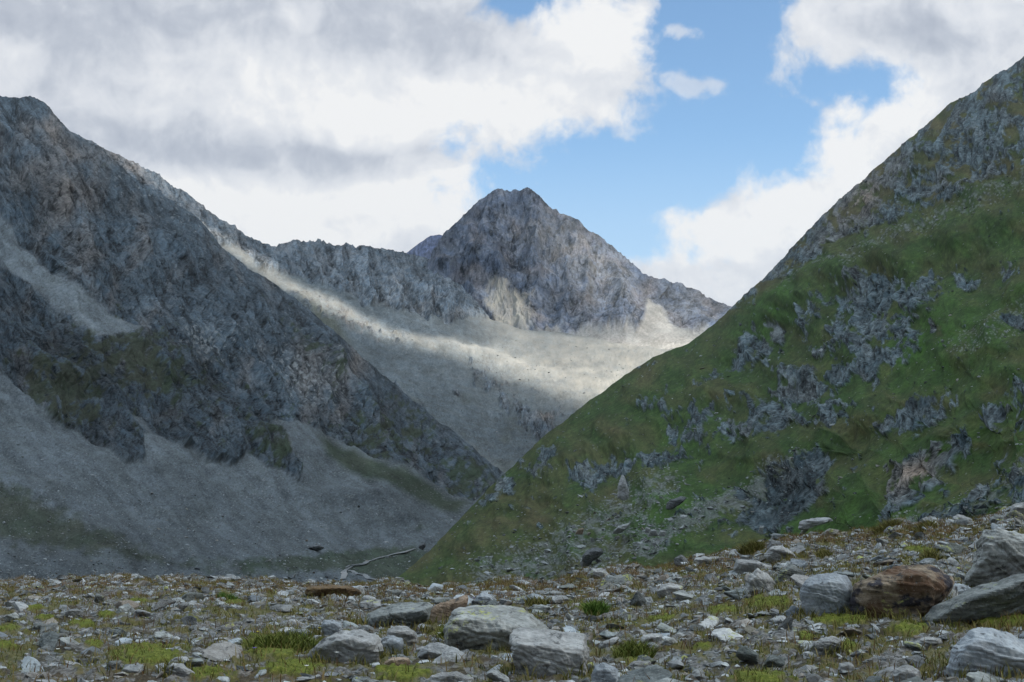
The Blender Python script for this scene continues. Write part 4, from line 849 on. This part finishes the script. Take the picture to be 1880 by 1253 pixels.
boulder([(57, 1156), (64, 1144), (76, 1143), (88, 1152), (86, 1160), (62, 1162)], 'rounded dark grey stone beside bright moss at the left', M_DARK, .8, seed=169, sub=4)
boulder([(519, 1166), (532, 1156), (560, 1155), (582, 1164), (582, 1176), (524, 1178)], 'smooth dark oval boulder behind the tall turf, left of a blue block', M_DARK, .6, seed=173, sub=4, phrase='the smooth dark oval boulder')
boulder([(588, 1152), (594, 1138), (612, 1136), (628, 1146), (628, 1166), (600, 1170)], 'blue-grey cut block just right of the smooth dark oval boulder', M_BLUE, .7, seed=177, sub=4)
boulder([(304, 1228), (318, 1217), (338, 1220), (358, 1236), (350, 1246), (312, 1240)], 'knobbly grey rock right of the bright green moss cushion', M_GREY, .7, seed=181, sub=5, phrase='the knobbly rock by the moss cushion')
boulder([(190, 1228), (200, 1214), (222, 1212), (220, 1226), (200, 1236)], 'dark blue stone at the left edge of the bright moss cushion', M_DARK, .6, seed=185, sub=4)
boulder([(346, 1100), (350, 1092), (360, 1090), (370, 1097), (366, 1104), (350, 1104)], 'pale round stone on the left crest in dry grass', M_PALE, .8, seed=189, sub=4, phrase='the pale round crest stone')
boulder([(298, 1086), (302, 1075), (309, 1076), (312, 1084), (306, 1088)], 'small white pointed stone on the left crest', M_PALE, .8, seed=193, sub=3)
boulder([(283, 1058), (290, 1055), (304, 1070), (302, 1076), (292, 1070)], 'narrow tilted slab sticking up on the left crest', M_GREY, .5, seed=197, sub=3)
boulder([(760, 1195), (772, 1186), (800, 1185), (803, 1198), (780, 1204)], 'white quartz-like stone between the pale wedge and the lichen-topped boulder', M_PALE, .7, seed=201, sub=4)
boulder([(700, 1222), (715, 1208), (750, 1206), (758, 1216), (735, 1228)], 'pinkish pale slab below the small upright block', M_TAN, .6, seed=205, sub=4)
boulder([(1468, 1196), (1500, 1176), (1530, 1166), (1546, 1174), (1540, 1192), (1490, 1206)], 'rounded long grey rock below the tall blue-grey boulder', M_GREY, .6, seed=209, sub=5, phrase='the long rounded rock')
boulder([(1534, 1236), (1540, 1218), (1560, 1214), (1572, 1226), (1562, 1240)], 'pale angular stone below the long rounded rock', M_PALE, .7, seed=213, sub=4)
boulder([(1630, 1250), (1645, 1226), (1665, 1220), (1690, 1232), (1696, 1256), (1650, 1262)], 'grey broken block left of the corner boulder', M_GREY, .7, seed=217, sub=5)
boulder([(780, 1250), (800, 1236), (840, 1232), (872, 1244), (870, 1262), (790, 1264)], 'low rounded grey rock at the bottom edge below the lichen-topped boulder', M_GREY, .6, seed=221, sub=5)
boulder([(640, 1256), (652, 1243), (676, 1242), (690, 1256), (670, 1264)], 'almost black rock at the bottom edge left of the turf', M_DARK, .6, seed=225, sub=4)
boulder([(1676, 1180), (1700, 1168), (1728, 1172), (1730, 1184), (1700, 1192)], 'flat dark-fronted slab above and left of the corner boulder', M_GREY, .5, seed=229, sub=4)

# scattered stones: prototypes, the biggest become things of their own, the rest one mass
def stone_pts(flat, rg):
    n = 11; q = rg.normal(size=(n, 3)); q /= np.linalg.norm(q, axis=1)[:, None]
    q *= np.array([1, rg.uniform(.55, .95), flat])[None] * rg.uniform(.8, 1.0, (n, 1)) * .5
    return q
protos = []
for k in range(30):
    pt = stone_pts(RNG.uniform(.16, .55), RNG)
    bm = bmesh.new()
    for q in pt: bm.verts.new(q)
    r_ = bmesh.ops.convex_hull(bm, input=bm.verts)
    bmesh.ops.delete(bm, geom=[v for v in bm.verts if not v.link_faces], context='VERTS')
    bmesh.ops.recalc_face_normals(bm, faces=bm.faces); bmesh.ops.triangulate(bm, faces=bm.faces)
    bm.verts.ensure_lookup_table(); bm.verts.index_update()
    protos.append((np.array([v.co[:] for v in bm.verts]), np.array([[v.index for v in f.verts] for f in bm.faces]))); bm.free()
def rubble(pos, size, tilt, yaw, rg):
    """many stones as arrays: V, tris, rnd"""
    Vs, Ts, Rs = [], [], []; off = 0; pid = rg.integers(0, len(protos), len(pos))
    for k, (pv_, pf) in enumerate(protos):
        I = np.where(pid == k)[0]
        if not len(I): continue
        ca, sa = np.cos(yaw[I])[:, None], np.sin(yaw[I])[:, None]; ct, st = np.cos(tilt[I])[:, None], np.sin(tilt[I])[:, None]
        x, y, z = (pv_[None, :, j] * size[I][:, None] for j in range(3))
        y, z = y * ct - z * st, y * st + z * ct
        x, y = x * ca - y * sa, x * sa + y * ca
        v = np.stack([x, y, z], -1) + pos[I][:, None, :]
        nv = pv_.shape[0]
        Ts.append((pf[None] + (np.arange(len(I)) * nv)[:, None, None] + off).reshape(-1, 3)); Vs.append(v.reshape(-1, 3)); off += nv * len(I)
        Rs.append(np.repeat(rg.random(len(I)), nv))
    return np.concatenate(Vs), np.concatenate(Ts), np.concatenate(Rs)
NS = 80000
spx = RNG.uniform(-350, 2230, NS); dmin, dmax = 7.6, crest_d(spx) + 1.0
sd = np.sqrt(dmin ** 2 + RNG.random(NS) * (dmax ** 2 - dmin ** 2))
# (equal numbers per square metre need weights that grow with distance)
keep = RNG.random(NS) < 1
sx = (spx - 940) / F * sd; sz = ground_z(sx, sd)
ppx, ppy = px_of(sx, sd, sz), py_of(sd, sz)
mk, mk2 = moss_at(ppx, ppy)
ssz = np.exp(RNG.normal(math.log(.070), .64, NS)) * (1 + .25 * fbm(sx / 2.5, sd / 2.5, 2, seed=140)); ssz = np.clip(ssz, .022, .48)
clump = fbm(sx / 1.3, sd / 1.3, 3, seed=141)
keep &= RNG.random(NS) < np.clip(.95 + 1.3 * clump - .97 * mk - .80 * mk2, .02, 1)
for lx, ly, ph, wm in LAND: keep &= ~((np.hypot((sx - lx), (sd - ly)) < wm * .40) & (ssz > .05))
sx, sd, sz, ssz, ppx, ppy = [a[keep] for a in (sx, sd, sz, ssz, ppx, ppy)]
proj = ssz / sd * F; vis = (ppx > -10) & (ppx < 1890) & (ppy < 1262)
order = np.argsort(-(proj * vis)); nind = 215
pick = []; taken = np.zeros(len(sx), bool)
for i in order:
    if len(pick) >= nind: break
    if all((sx[i] - sx[j]) ** 2 + (sd[i] - sd[j]) ** 2 > (.4 * (ssz[i] + ssz[j])) ** 2 for j in pick) and all(math.hypot(sx[i] - l[0], sd[i] - l[1]) > l[3] * .5 for l in LAND): pick.append(i)
    taken[i] = True
print('rubble', len(sx), 'biggest px', proj[pick[0]], proj[pick[-1]])
m_ = ~taken
pos = np.stack([sx, sd, sz + ssz * .06], -1)[m_]
rv, rt, rr = rubble(pos, ssz[m_], RNG.normal(0, .45, m_.sum()), RNG.random(m_.sum()) * 6.28, RNG)
M_RUB = rock_mat('rubble_stone', (.040, .047, .050), (.155, .168, .175), (.34, .36, .37), .25, 3.0, None, 1.0, 2.0)
me = mesh_arrays('rubble', rv, tris=rt, mat=M_RUB, smooth=False, attrs=dict(rnd=rr))
tag(mesh_obj('rubble', me), 'countless small flat grey stones covering the moraine', None, None, 'stuff')
# the larger loose stones, each a thing
rg = np.random.default_rng(5)
kinds = [('pale grey', M_PALE), ('grey', M_GREY), ('grey', M_GREY), ('lichen-specked grey', M_LICH), ('dark grey', M_DARK), ('blue-grey', M_BLUE), ('grey', M_GREY)]
cnt = {}
info = []
for i in pick:
    l = min(LAND, key=lambda l: math.hypot(l[0] - sx[i], l[1] - sd[i]))
    dxx, dyy = sx[i] - l[0], sd[i] - l[1]
    side = ('right of' if dxx > 0 else 'left of') if abs(dxx) > abs(dyy) else ('behind' if dyy > 0 else 'in front of')
    info.append((i, l[2], side, math.hypot(dxx, dyy)))
info.sort(key=lambda t: t[3])
ordw = ['nearest', 'second', 'third', 'fourth', 'fifth', 'sixth', 'seventh', 'eighth', 'ninth', 'tenth', 'eleventh', 'twelfth', 'thirteenth', 'fourteenth', 'fifteenth', 'sixteenth', 'seventeenth', 'eighteenth', 'nineteenth', 'twentieth']
for i, ph, side, dd in info:
    fl = rg.uniform(.2, .62); kname, km = kinds[rg.integers(len(kinds))]
    pt = stone_pts(fl, rg) * ssz[i] * 1.05
    me = rock_mesh('stone', pt, km, 4 if proj[i] > 34 else 3, 1.0, int(rg.integers(1, 900)), (rg.normal() * .3, rg.normal() * .3, 1), 90, rg.random(), cuts=3)
    o = mesh_obj('stone', me); o.location = (sx[i], sd[i], sz[i] + ssz[i] * fl * .22); o.rotation_euler = (rg.normal() * .25, rg.normal() * .25, rg.random() * 6.28)
    shp = 'flat' if fl < .42 else ('angular' if fl < .6 else 'chunky')
    k = cnt.get((ph, side), 0); cnt[(ph, side)] = k + 1
    if k < 20:
        w_ = 'stone nearest to the' if k == 0 else None
        lab = f"{shp} {kname} stone {side} {ph}, {ordw[k]} out" if k else f"{shp} {kname} stone {side} {ph}, nearest one"
    else: lab = f"loose grey stone lying well {side} {ph}"
    tag(o, lab, 'stone', 'loose stones on the moraine')

# ---------------------------------------------------------------- plants
def plant_mat(name, c0, c1, c2):
    m, b, p = new_mat(name, .8, .15)
    b.put(p.inputs['Base Color'], b.ramp(b.attr('rnd'), [(0, c0), (.5, c1), (1, c2)]))
    return m
M_DRY = plant_mat('dry_grass', (.07, .034, .014), (.13, .085, .035), (.19, .165, .075))
M_GRS = plant_mat('green_grass', (.034, .052, .008), (.080, .105, .018), (.15, .155, .042))
M_BRT = plant_mat('bright_grass', (.035, .070, .010), (.062, .125, .018), (.10, .16, .035))
M_OLV = plant_mat('olive_grass', (.045, .048, .010), (.10, .098, .022), (.20, .17, .06))
def blades(base, h, wd, lean, rg):
    n = len(base); a = rg.random(n) * 6.28; dirx, diry = np.cos(a), np.sin(a); b2 = rg.random(n) * 6.28
    sx_, sy_ = np.cos(b2) * wd, np.sin(b2) * wd
    l1 = h * lean * .35; l2 = h * lean
    v = np.stack([base + np.stack([sx_, sy_, 0 * h], -1) * .5, base - np.stack([sx_, sy_, 0 * h], -1) * .5,
                  base + np.stack([dirx * l1 + sx_ * .4, diry * l1 + sy_ * .4, h * .6], -1), base + np.stack([dirx * l1 - sx_ * .4, diry * l1 - sy_ * .4, h * .6], -1),
                  base + np.stack([dirx * l2, diry * l2, h], -1)], 1)
    i = np.arange(n)[:, None] * 5
    q = i + np.array([[0, 1, 3, 2]]); t = i + np.array([[2, 3, 4]])
    return v.reshape(-1, 3), q, t, np.repeat(rg.random(n), 5)
def px_ground(px, py):
    out_ = []
    for a_, b_ in zip(px, py):
        d = hit(a_, b_); x = (a_ - 940) / F * d; out_.append((x, d, float(ground_z(x, d))))
    return np.array(out_)
for px_, py_, r_, h_, n, mt, lab in [(1375, 1020, .22, .32, 700, M_OLV, 'dark olive grass tussock on the crest left of the rounded boulder'), (1622, 978, .24, .26, 700, M_OLV, 'wide olive grass tussock on the right crest, larger of two'),
                                     (1692, 978, .20, .2, 480, M_OLV, 'smaller yellowish grass tussock on the right crest'), (1092, 1130, .13, .22, 420, M_BRT, 'vivid green grass tussock standing alone behind the square block'),
                                     (1158, 1206, .18, .16, 420, M_GRS, 'olive green grass tussock right of the square block'), (528, 1196, .30, .2, 700, M_GRS, 'wide green grass tussock left of the pale wedge boulder'),
                                     (1505, 1024, .12, .16, 240, M_OLV, 'small yellow-green tussock between crest boulder and rubble'), (1700, 1030, .12, .14, 220, M_OLV, 'small olive tussock right behind the rust-brown boulder'),
                                     (426, 1104, .16, .14, 260, M_BRT, 'small light green tussock on the left crest'), (985, 1112, .16, .16, 240, M_OLV, 'small olive tussock behind the lichen-topped boulder'), (820, 1172, .10, .14, 160, M_GRS, 'narrow green tussock at the left foot of the lichen-topped boulder')]:
    c0 = px_ground([px_], [py_])[0]; rr_ = r_ * np.sqrt(RNG.random(n)); aa = RNG.random(n) * 6.28
    lx, ly = rr_ * np.cos(aa), rr_ * np.sin(aa)
    bz_ = ground_z(c0[0] + lx, c0[1] + ly) - c0[2]
    v, q, t, r3 = blades(np.stack([lx, ly, bz_], -1), h_ * RNG.uniform(.5, 1.1, n) * (1 - .35 * rr_ / r_), .011, RNG.uniform(.15, .7, n) + rr_ / r_ * .5, RNG)
    o = mesh_obj('grass_tussock', mesh_arrays('grass_tussock', v, quads=q, tris=t, mat=mt, attrs=dict(rnd=r3))); o.location = c0
    tag(o, lab, 'grass tussock', 'grass tussocks on the moraine')
# dry and green grass as masses
def mass(n, dens_fn, h0, mt, name, label, wd=.010):
    qx = RNG.uniform(-150, 2030, n); dm = crest_d(qx) + .3; qd_ = np.sqrt(7.6 ** 2 + RNG.random(n) * (dm ** 2 - 7.6 ** 2)); x = (qx - 940) / F * qd_; z = ground_z(x, qd_)
    a_, b_ = px_of(x, qd_, z), py_of(qd_, z); k = RNG.random(n) < dens_fn(a_, b_, x, qd_)
    x, y, z = x[k], qd_[k], z[k]; n = len(x)
    v, q, t, r3 = blades(np.stack([x, y, z], -1), h0 * RNG.uniform(.35, 1.2, n), wd, RNG.uniform(.1, .9, n), RNG)
    tag(mesh_obj(name, mesh_arrays(name, v, quads=q, tris=t, mat=mt, attrs=dict(rnd=r3))), label, None, None, 'stuff'); print(name, n)
mass(120000, dry_d, .10, M_DRY, 'dry_grass', 'sparse rusty dry grass along the crest and between stones', .009)
def grn_d(a_, b_, x, y):
    m1, m2 = moss_at(a_, b_); return np.clip(.95 * m1 + .30 * m2, 0, 1)
mass(180000, grn_d, .055, M_GRS, 'grass', 'short green turf in patches between the stones', .008)
def olv_d(a_, b_, x, y):
    c_ = fbm(x / .6, y / .6, 3, seed=151); return np.clip(1.6 * c_ - .08 + .6 * moss_at(a_, b_)[1], 0, .7)
mass(130000, olv_d, .085, M_OLV, 'mountain_grass', 'thin olive grass growing among the rubble', .008)

# grass standing round the feet of the boulders
bx1, by1 = [], []
rgs = np.random.default_rng(77)
for lx, ly, ph, wm in LAND:
    n = int(260 * wm + 60); a_ = rgs.random(n) * 2 * math.pi; r_ = wm * rgs.uniform(.40, .66, n); bx1.append(lx + r_ * np.cos(a_)); by1.append(ly - .05 * wm + r_ * .62 * np.sin(a_))
bx1, by1 = np.concatenate(bx1), np.concatenate(by1); k = fbm(bx1 / .25, by1 / .25, 2, seed=155) > -.08; bx1, by1 = bx1[k], by1[k]
v, q, t, r3 = blades(np.stack([bx1, by1, ground_z(bx1, by1)], -1), rgs.uniform(.04, .15, len(bx1)), .009, rgs.uniform(.1, .8, len(bx1)), rgs)
tag(mesh_obj('boulder_grass', mesh_arrays('boulder_grass', v, quads=q, tris=t, mat=M_OLV, attrs=dict(rnd=r3))), 'olive grass growing round the feet of the boulders', None, None, 'stuff')

# flowers
def simple(name, col, rough=.8):
    m, b, p = new_mat(name, rough); n = b.noise(b.new('ShaderNodeNewGeometry').outputs['Position'], 60, 2); b.put(p.inputs['Base Color'], b.mix(n, col, tuple(c * .8 for c in col))); return m
M_W, M_Y, M_V, M_ST = simple('white_petal', (.75, .75, .72)), simple('yellow_petal', (.7, .55, .05)), simple('violet_petal', (.14, .10, .45)), simple('stem_green', (.05, .07, .02))
def flower(px_, py_, mt, lab, grp, r=.018, h=.09):
    c0 = px_ground([px_], [py_])[0]; f_ = bpy.data.objects.new('flower', None); C.objects.link(f_); f_.location = c0; tag(f_, lab, 'flower', grp)
    bm = bmesh.new(); bmesh.ops.create_cone(bm, segments=5, radius1=.003, radius2=.002, depth=h, cap_ends=True)
    for v in bm.verts: v.co.z += h / 2; v.co.x += .02 * (v.co.z / h) ** 2
    m1 = bpy.data.meshes.new('stem'); bm.to_mesh(m1); bm.free(); m1.materials.append(M_ST); mesh_obj('stem', m1, f_)
    bm = bmesh.new(); cc = bm.verts.new((.02, 0, h))
    for k in range(7):
        a = k * 2 * math.pi / 7; d1 = .38
        vs_ = [bm.verts.new((.02 + r * s_ * math.cos(a + o_), r * s_ * math.sin(a + o_), h + z_)) for s_, o_, z_ in ((.6, -d1, .004), (1, -.2, .006), (1, .2, .006), (.6, d1, .004))]
        bm.faces.new([cc] + vs_)
    m2 = bpy.data.meshes.new('blossom'); bm.to_mesh(m2); bm.free(); m2.materials.append(mt); mesh_obj('blossom', m2, f_)
for px_, py_ in [(576, 1165), (620, 1222), (566, 1248), (748, 1172), (805, 1182), (652, 1097), (1197, 1126), (1198, 1190), (1464, 1121), (1750, 1117), (1766, 1120), (1780, 1122), (1742, 1128), (1798, 1128), (1567, 1222), (592, 1128), (690, 1072), (790, 1110), (118, 1215), (1424, 1195)]:
    flower(px_, py_, M_W, 'tiny white flower on a thin stem among the stones', 'white flowers')
flower(472, 1212, M_V, 'violet-blue flower in the turf left of the pale wedge boulder', 'coloured flowers')
flower(869, 1110, M_V, 'violet-blue flower beside the pointed triangular rock', 'coloured flowers')
flower(590, 1172, M_Y, 'yellow flower near the blue-grey cut block', 'coloured flowers')
flower(478, 1178, M_Y, 'yellow flower at the back of the wide green tussock', 'coloured flowers')

# ================================================================ stones and water on the far slopes
def on_patch(i, px, py): return sample(i, px, py)
def slope_rocks(i, px, py, size_px, mat, name, label, rg):
    p_ = on_patch(i, px, py); s_ = size_px * p_[:, 1] / F
    p_[:, 2] += s_ * .1
    v, t, r_ = rubble(p_, s_, rg.normal(0, .4, len(px)), rg.random(len(px)) * 6.28, rg)
    tag(mesh_obj(name, mesh_arrays(name, v, tris=t, mat=mat, smooth=False, attrs=dict(rnd=r_))), label, None, None, 'stuff')
rg = np.random.default_rng(11)
n = 60000; qx = rg.uniform(720, 2100, n); qy = rg.uniform(300, 1090, n)
tal = np.maximum.reduce([.75 * sstep(-line_dist(qx, qy, [(1450, 822), (1370, 862), (1300, 905), (1240, 950), (1160, 1000)]), -36, -4), .55 * sstep(-line_dist(qx, qy, [(1210, 880), (1120, 930), (1020, 1000), (880, 1070)]), -75, -6), .45 * sstep(-line_dist(qx, qy, [(1180, 960), (1080, 1020), (960, 1070)]), -80, -10),
                         .30 * sstep(-line_dist(qx, qy, [(2000, 800), (1820, 860), (1700, 930), (1600, 960)]), -70, 0), .16 * sstep(-line_dist(qx, qy, [(1560, 480), (1640, 440), (1760, 380), (1880, 330), (2300, 200)]), -40, 0), .12 * sstep(-line_dist(qx, qy, [(1900, 560), (1700, 640)]), -60, 0), .05 + 0 * qx])
k = (qy > lerp_line(qx, B_SKY) + 8) & (qy < lerp_line(qx, CREST) + 10) & (rg.random(n) < tal * (.5 + 1.6 * np.clip(fbm(qx / 30, qy / 20, 3, seed=160) + .3, 0, 1)))
qx, qy = qx[k], qy[k]
szp = np.clip(np.exp(rg.normal(math.log(3.6), .6, len(qx))), 1.5, 17) * (1 + .5 * sstep(qy, 850, 1020))
M_BLK = rock_mat('hillside_block', (.08, .084, .088), (.19, .198, .20), (.31, .32, .32), 0, 5, None, 1, .35)
slope_rocks(iB, qx, qy, szp, M_BLK, 'hillside_rubble', 'pale grey stones strewn over the green hillside', rg); print('hill rubble', len(qx))
n = 60000; qx = rg.uniform(-300, 900, n); qy = rg.uniform(690, 1085, n)
k = (qy > lerp_line(qx, [(-300, 560), (0, 740), (250, 880), (550, 900), (900, 960)])) & (rg.random(n) < (.06 + .30 * np.clip(fbm(qx / 70, qy / 40, 4, seed=161) + .25, 0, 1)) * (.5 + .8 * sstep(qy, 850, 1050))) & (qy < 1080)
qx, qy = qx[k], qy[k]
szp = np.clip(np.exp(rg.normal(math.log(2.7), .55, len(qx))), 1.2, 12) * (1 + .5 * sstep(qy, 980, 1070))
M_SCR = rock_mat('scree_block', (.07, .075, .08), (.17, .18, .19), (.29, .305, .31), 0, 5, None, 1, .25)
slope_rocks(iC, qx, qy, szp, M_SCR, 'scree_rubble', 'grey boulders and stones scattered down the scree apron', rg); print('scree rubble', len(qx))
n = 26000; qx = rg.uniform(200, 1330, n); qy = rg.uniform(380, 860, n)
k = (qy > lerp_line(qx, D_SKY) + lerp_line(qx, [(100, 20), (560, 70), (760, 110), (850, 60), (900, 20)])) & (qy < lerp_line(qx, C_SKY) + 10) & (rg.random(n) < .12 + .75 * np.clip(fbm(qx / 40, qy / 20, 4, .6, seed=162) + .12, 0, 1))
qx, qy = qx[k], qy[k]; szp = np.clip(np.exp(rg.normal(math.log(2.2), .5, len(qx))), 1.2, 9)
M_MOR = rock_mat('moraine_block', (.08, .088, .095), (.17, .18, .185), (.31, .31, .30), 0, 5, None, 1, .08)
slope_rocks(iD, qx, qy, szp, M_MOR, 'moraine_rubble', 'pale boulders and stones strewn over the far moraine', rg); print('moraine rubble', len(qx))
def slope_boulder(i, outline, label, mat, th=.8, seed=0, name='boulder', cat='boulder', sub=4, sink=3, group=None, bed=(.2, .1, 1)):
    o_ = np.array(outline, float); ox = (o_[:, 0].min() + o_[:, 0].max()) / 2; ob = o_[:, 1].max()
    p_ = on_patch(i, ox, ob)[0]; d0 = p_[1] - .25 * np.ptp(o_[:, 0]) * p_[1] / F
    boulder(outline, label, mat, th, group, sub, 1.2, seed, bed, None, d0, None, sink, cat=cat, name=name)
    ob_ = bpy.context.scene.collection.objects[-1]
M_PIN = rock_mat('pinnacle_rock', (.12, .125, .13), (.25, .255, .26), (.36, .365, .37), 0, 5, None, .4, .25)
M_DKB = rock_mat('dark_block', (.030, .034, .040), (.065, .072, .08), (.15, .16, .17), 0, 5, None, 1, .25)
slope_boulder(iB, [(1132, 912), (1133, 896), (1139, 878), (1145, 871), (1150, 884), (1155, 904), (1153, 914), (1140, 916)], 'upright pale rock pinnacle standing alone on the green hillside', M_PIN, .9, 301, 'rock_pinnacle', 'rock pinnacle', 5, bed=(1, .2, .2))
slope_boulder(iB, [(1068, 1028), (1072, 1014), (1086, 1005), (1104, 1006), (1108, 1016), (1096, 1026), (1080, 1034)], 'blackish jagged boulder at the foot of the hillside, above a pale round one', M_DKB, .8, 303)
slope_boulder(iB, [(1064, 1032), (1070, 1025), (1084, 1025), (1088, 1032), (1080, 1039), (1068, 1039)], 'pale rounded boulder tucked under the blackish jagged boulder', M_BLK, .8, 305)
slope_boulder(iB, [(1122, 978), (1134, 966), (1158, 959), (1156, 967), (1140, 977)], 'long pale slab on the talus below the pinnacle', M_BLK, .6, 307)
slope_boulder(iB, [(1182, 976), (1186, 967), (1194, 970), (1194, 977)], 'small pale block, left one of a row of three on the hillside', M_BLK, .8, 309)
slope_boulder(iB, [(1190, 982), (1194, 972), (1206, 973), (1208, 982)], 'pale block in the middle of a row of three on the hillside', M_BLK, .8, 311)
slope_boulder(iB, [(1208, 981), (1212, 974), (1222, 975), (1222, 983)], 'dark block, right one of a row of three on the hillside', M_PIN, .8, 313)
slope_boulder(iB, [(1222, 932), (1224, 922), (1250, 910), (1262, 914), (1250, 926), (1230, 934)], 'dark broken rock in the stone chute of the hillside', M_DKB, .7, 315)
slope_boulder(iB, [(1464, 968), (1466, 958), (1490, 952), (1525, 950), (1530, 956), (1500, 964), (1475, 972)], 'dark flat outcrop boulder on green turf just above the crest', M_PIN, .6, 317)
slope_boulder(iB, [(1466, 981), (1474, 970), (1488, 964), (1484, 974), (1470, 984)], 'pale tilted slab under the dark flat outcrop boulder', M_BLK, .5, 319)
slope_boulder(iB, [(1056, 978), (1062, 970), (1072, 970), (1070, 980)], 'small tan boulder on the lower talus', M_TAN, .8, 321)
slope_boulder(iB, [(1391, 976), (1395, 966), (1403, 966), (1400, 978)], 'lone pale block on green turf above the crest tussock', M_BLK, .8, 325)
slope_boulder(iC, [(563, 1008), (568, 1002), (586, 1000), (596, 1006), (580, 1011)], 'dark angular boulder lying alone on the grassy valley floor', M_DKB, .8, 327)
slope_boulder(iC, [(764, 1010), (770, 1000), (781, 996), (782, 1004), (772, 1011)], 'blackish boulder beside the stream at the hillside foot', M_DKB, .8, 329)
# stream
M_WAT, b, p = new_mat('stream_water', .28, .5); p.inputs['Base Color'].default_value = (.20, .23, .26, 1)
gg = b.new('ShaderNodeNewGeometry').outputs['Position']; b.put(p.inputs['Base Color'], b.mix(b.rng(b.noise(gg, .35, 4), .4, .65), (.06, .075, .085), (.12, .14, .155)))
def ribbon(pts, wds):
    t = np.linspace(0, 1, 90); a = np.array(pts, float); s_ = np.linspace(0, 1, len(a))
    x = np.interp(t, s_, a[:, 0]) + 1.6 * fbm(t * 9, t * 0, 3, seed=171); y = np.interp(t, s_, a[:, 1]) + .7 * fbm(t * 12, t * 0 + 3, 3, seed=172); w_ = np.interp(t, np.linspace(0, 1, len(wds)), wds) * (1 + .4 * fbm(t * 14, t * 0 + 9, 2, seed=173))
    tx, ty = np.gradient(x), np.gradient(y) * 3.2; l = np.hypot(tx, ty); nx, ny = -ty / l, tx / l
    rows = [on_patch(iC, x + nx * w_ * k * 3.2, y + ny * w_ * k * 1.15) for k in (-1, -.5, 0, .5, 1)]
    zc = np.convolve(np.pad(np.mean([r[:, 2] for r in rows], 0), 5, mode='edge'), np.ones(11) / 11, 'valid') + .28
    for r in rows: r[:, 2] = zc
    V_ = np.stack(rows, 1); return V_.reshape(-1, 3), grid_quads(90, 5)
v1, q1 = ribbon([(629, 1068), (631, 1060), (629, 1053), (640, 1045), (650, 1039), (668, 1037), (674, 1032), (684, 1030), (698, 1025), (712, 1022), (722, 1017), (745, 1014), (760, 1010)], [2.2, 1.4, 2.4, 1.2, 2.0, 1.0, 1.8, 1.2, 1.8, 1.6])
v2, q2 = ribbon([(634, 1052), (645, 1053), (654, 1057), (668, 1058), (676, 1063), (690, 1064), (704, 1068)], [.7, 1.1, .8, 1.5, .9, 1.8]); v2[:, 2] += .12
v3, q3 = ribbon([(634, 1047), (642, 1041), (655, 1038), (668, 1036)], [.8, 1.0, .8]); v3[:, 2] += .2
me = mesh_arrays('stream', np.concatenate([v1, v2, v3]), quads=np.concatenate([q1, q2 + len(v1), q3 + len(v1) + len(v2)]), mat=M_WAT)
tag(mesh_obj('stream', me), 'shallow braided stream on the valley floor', None, None, 'structure')
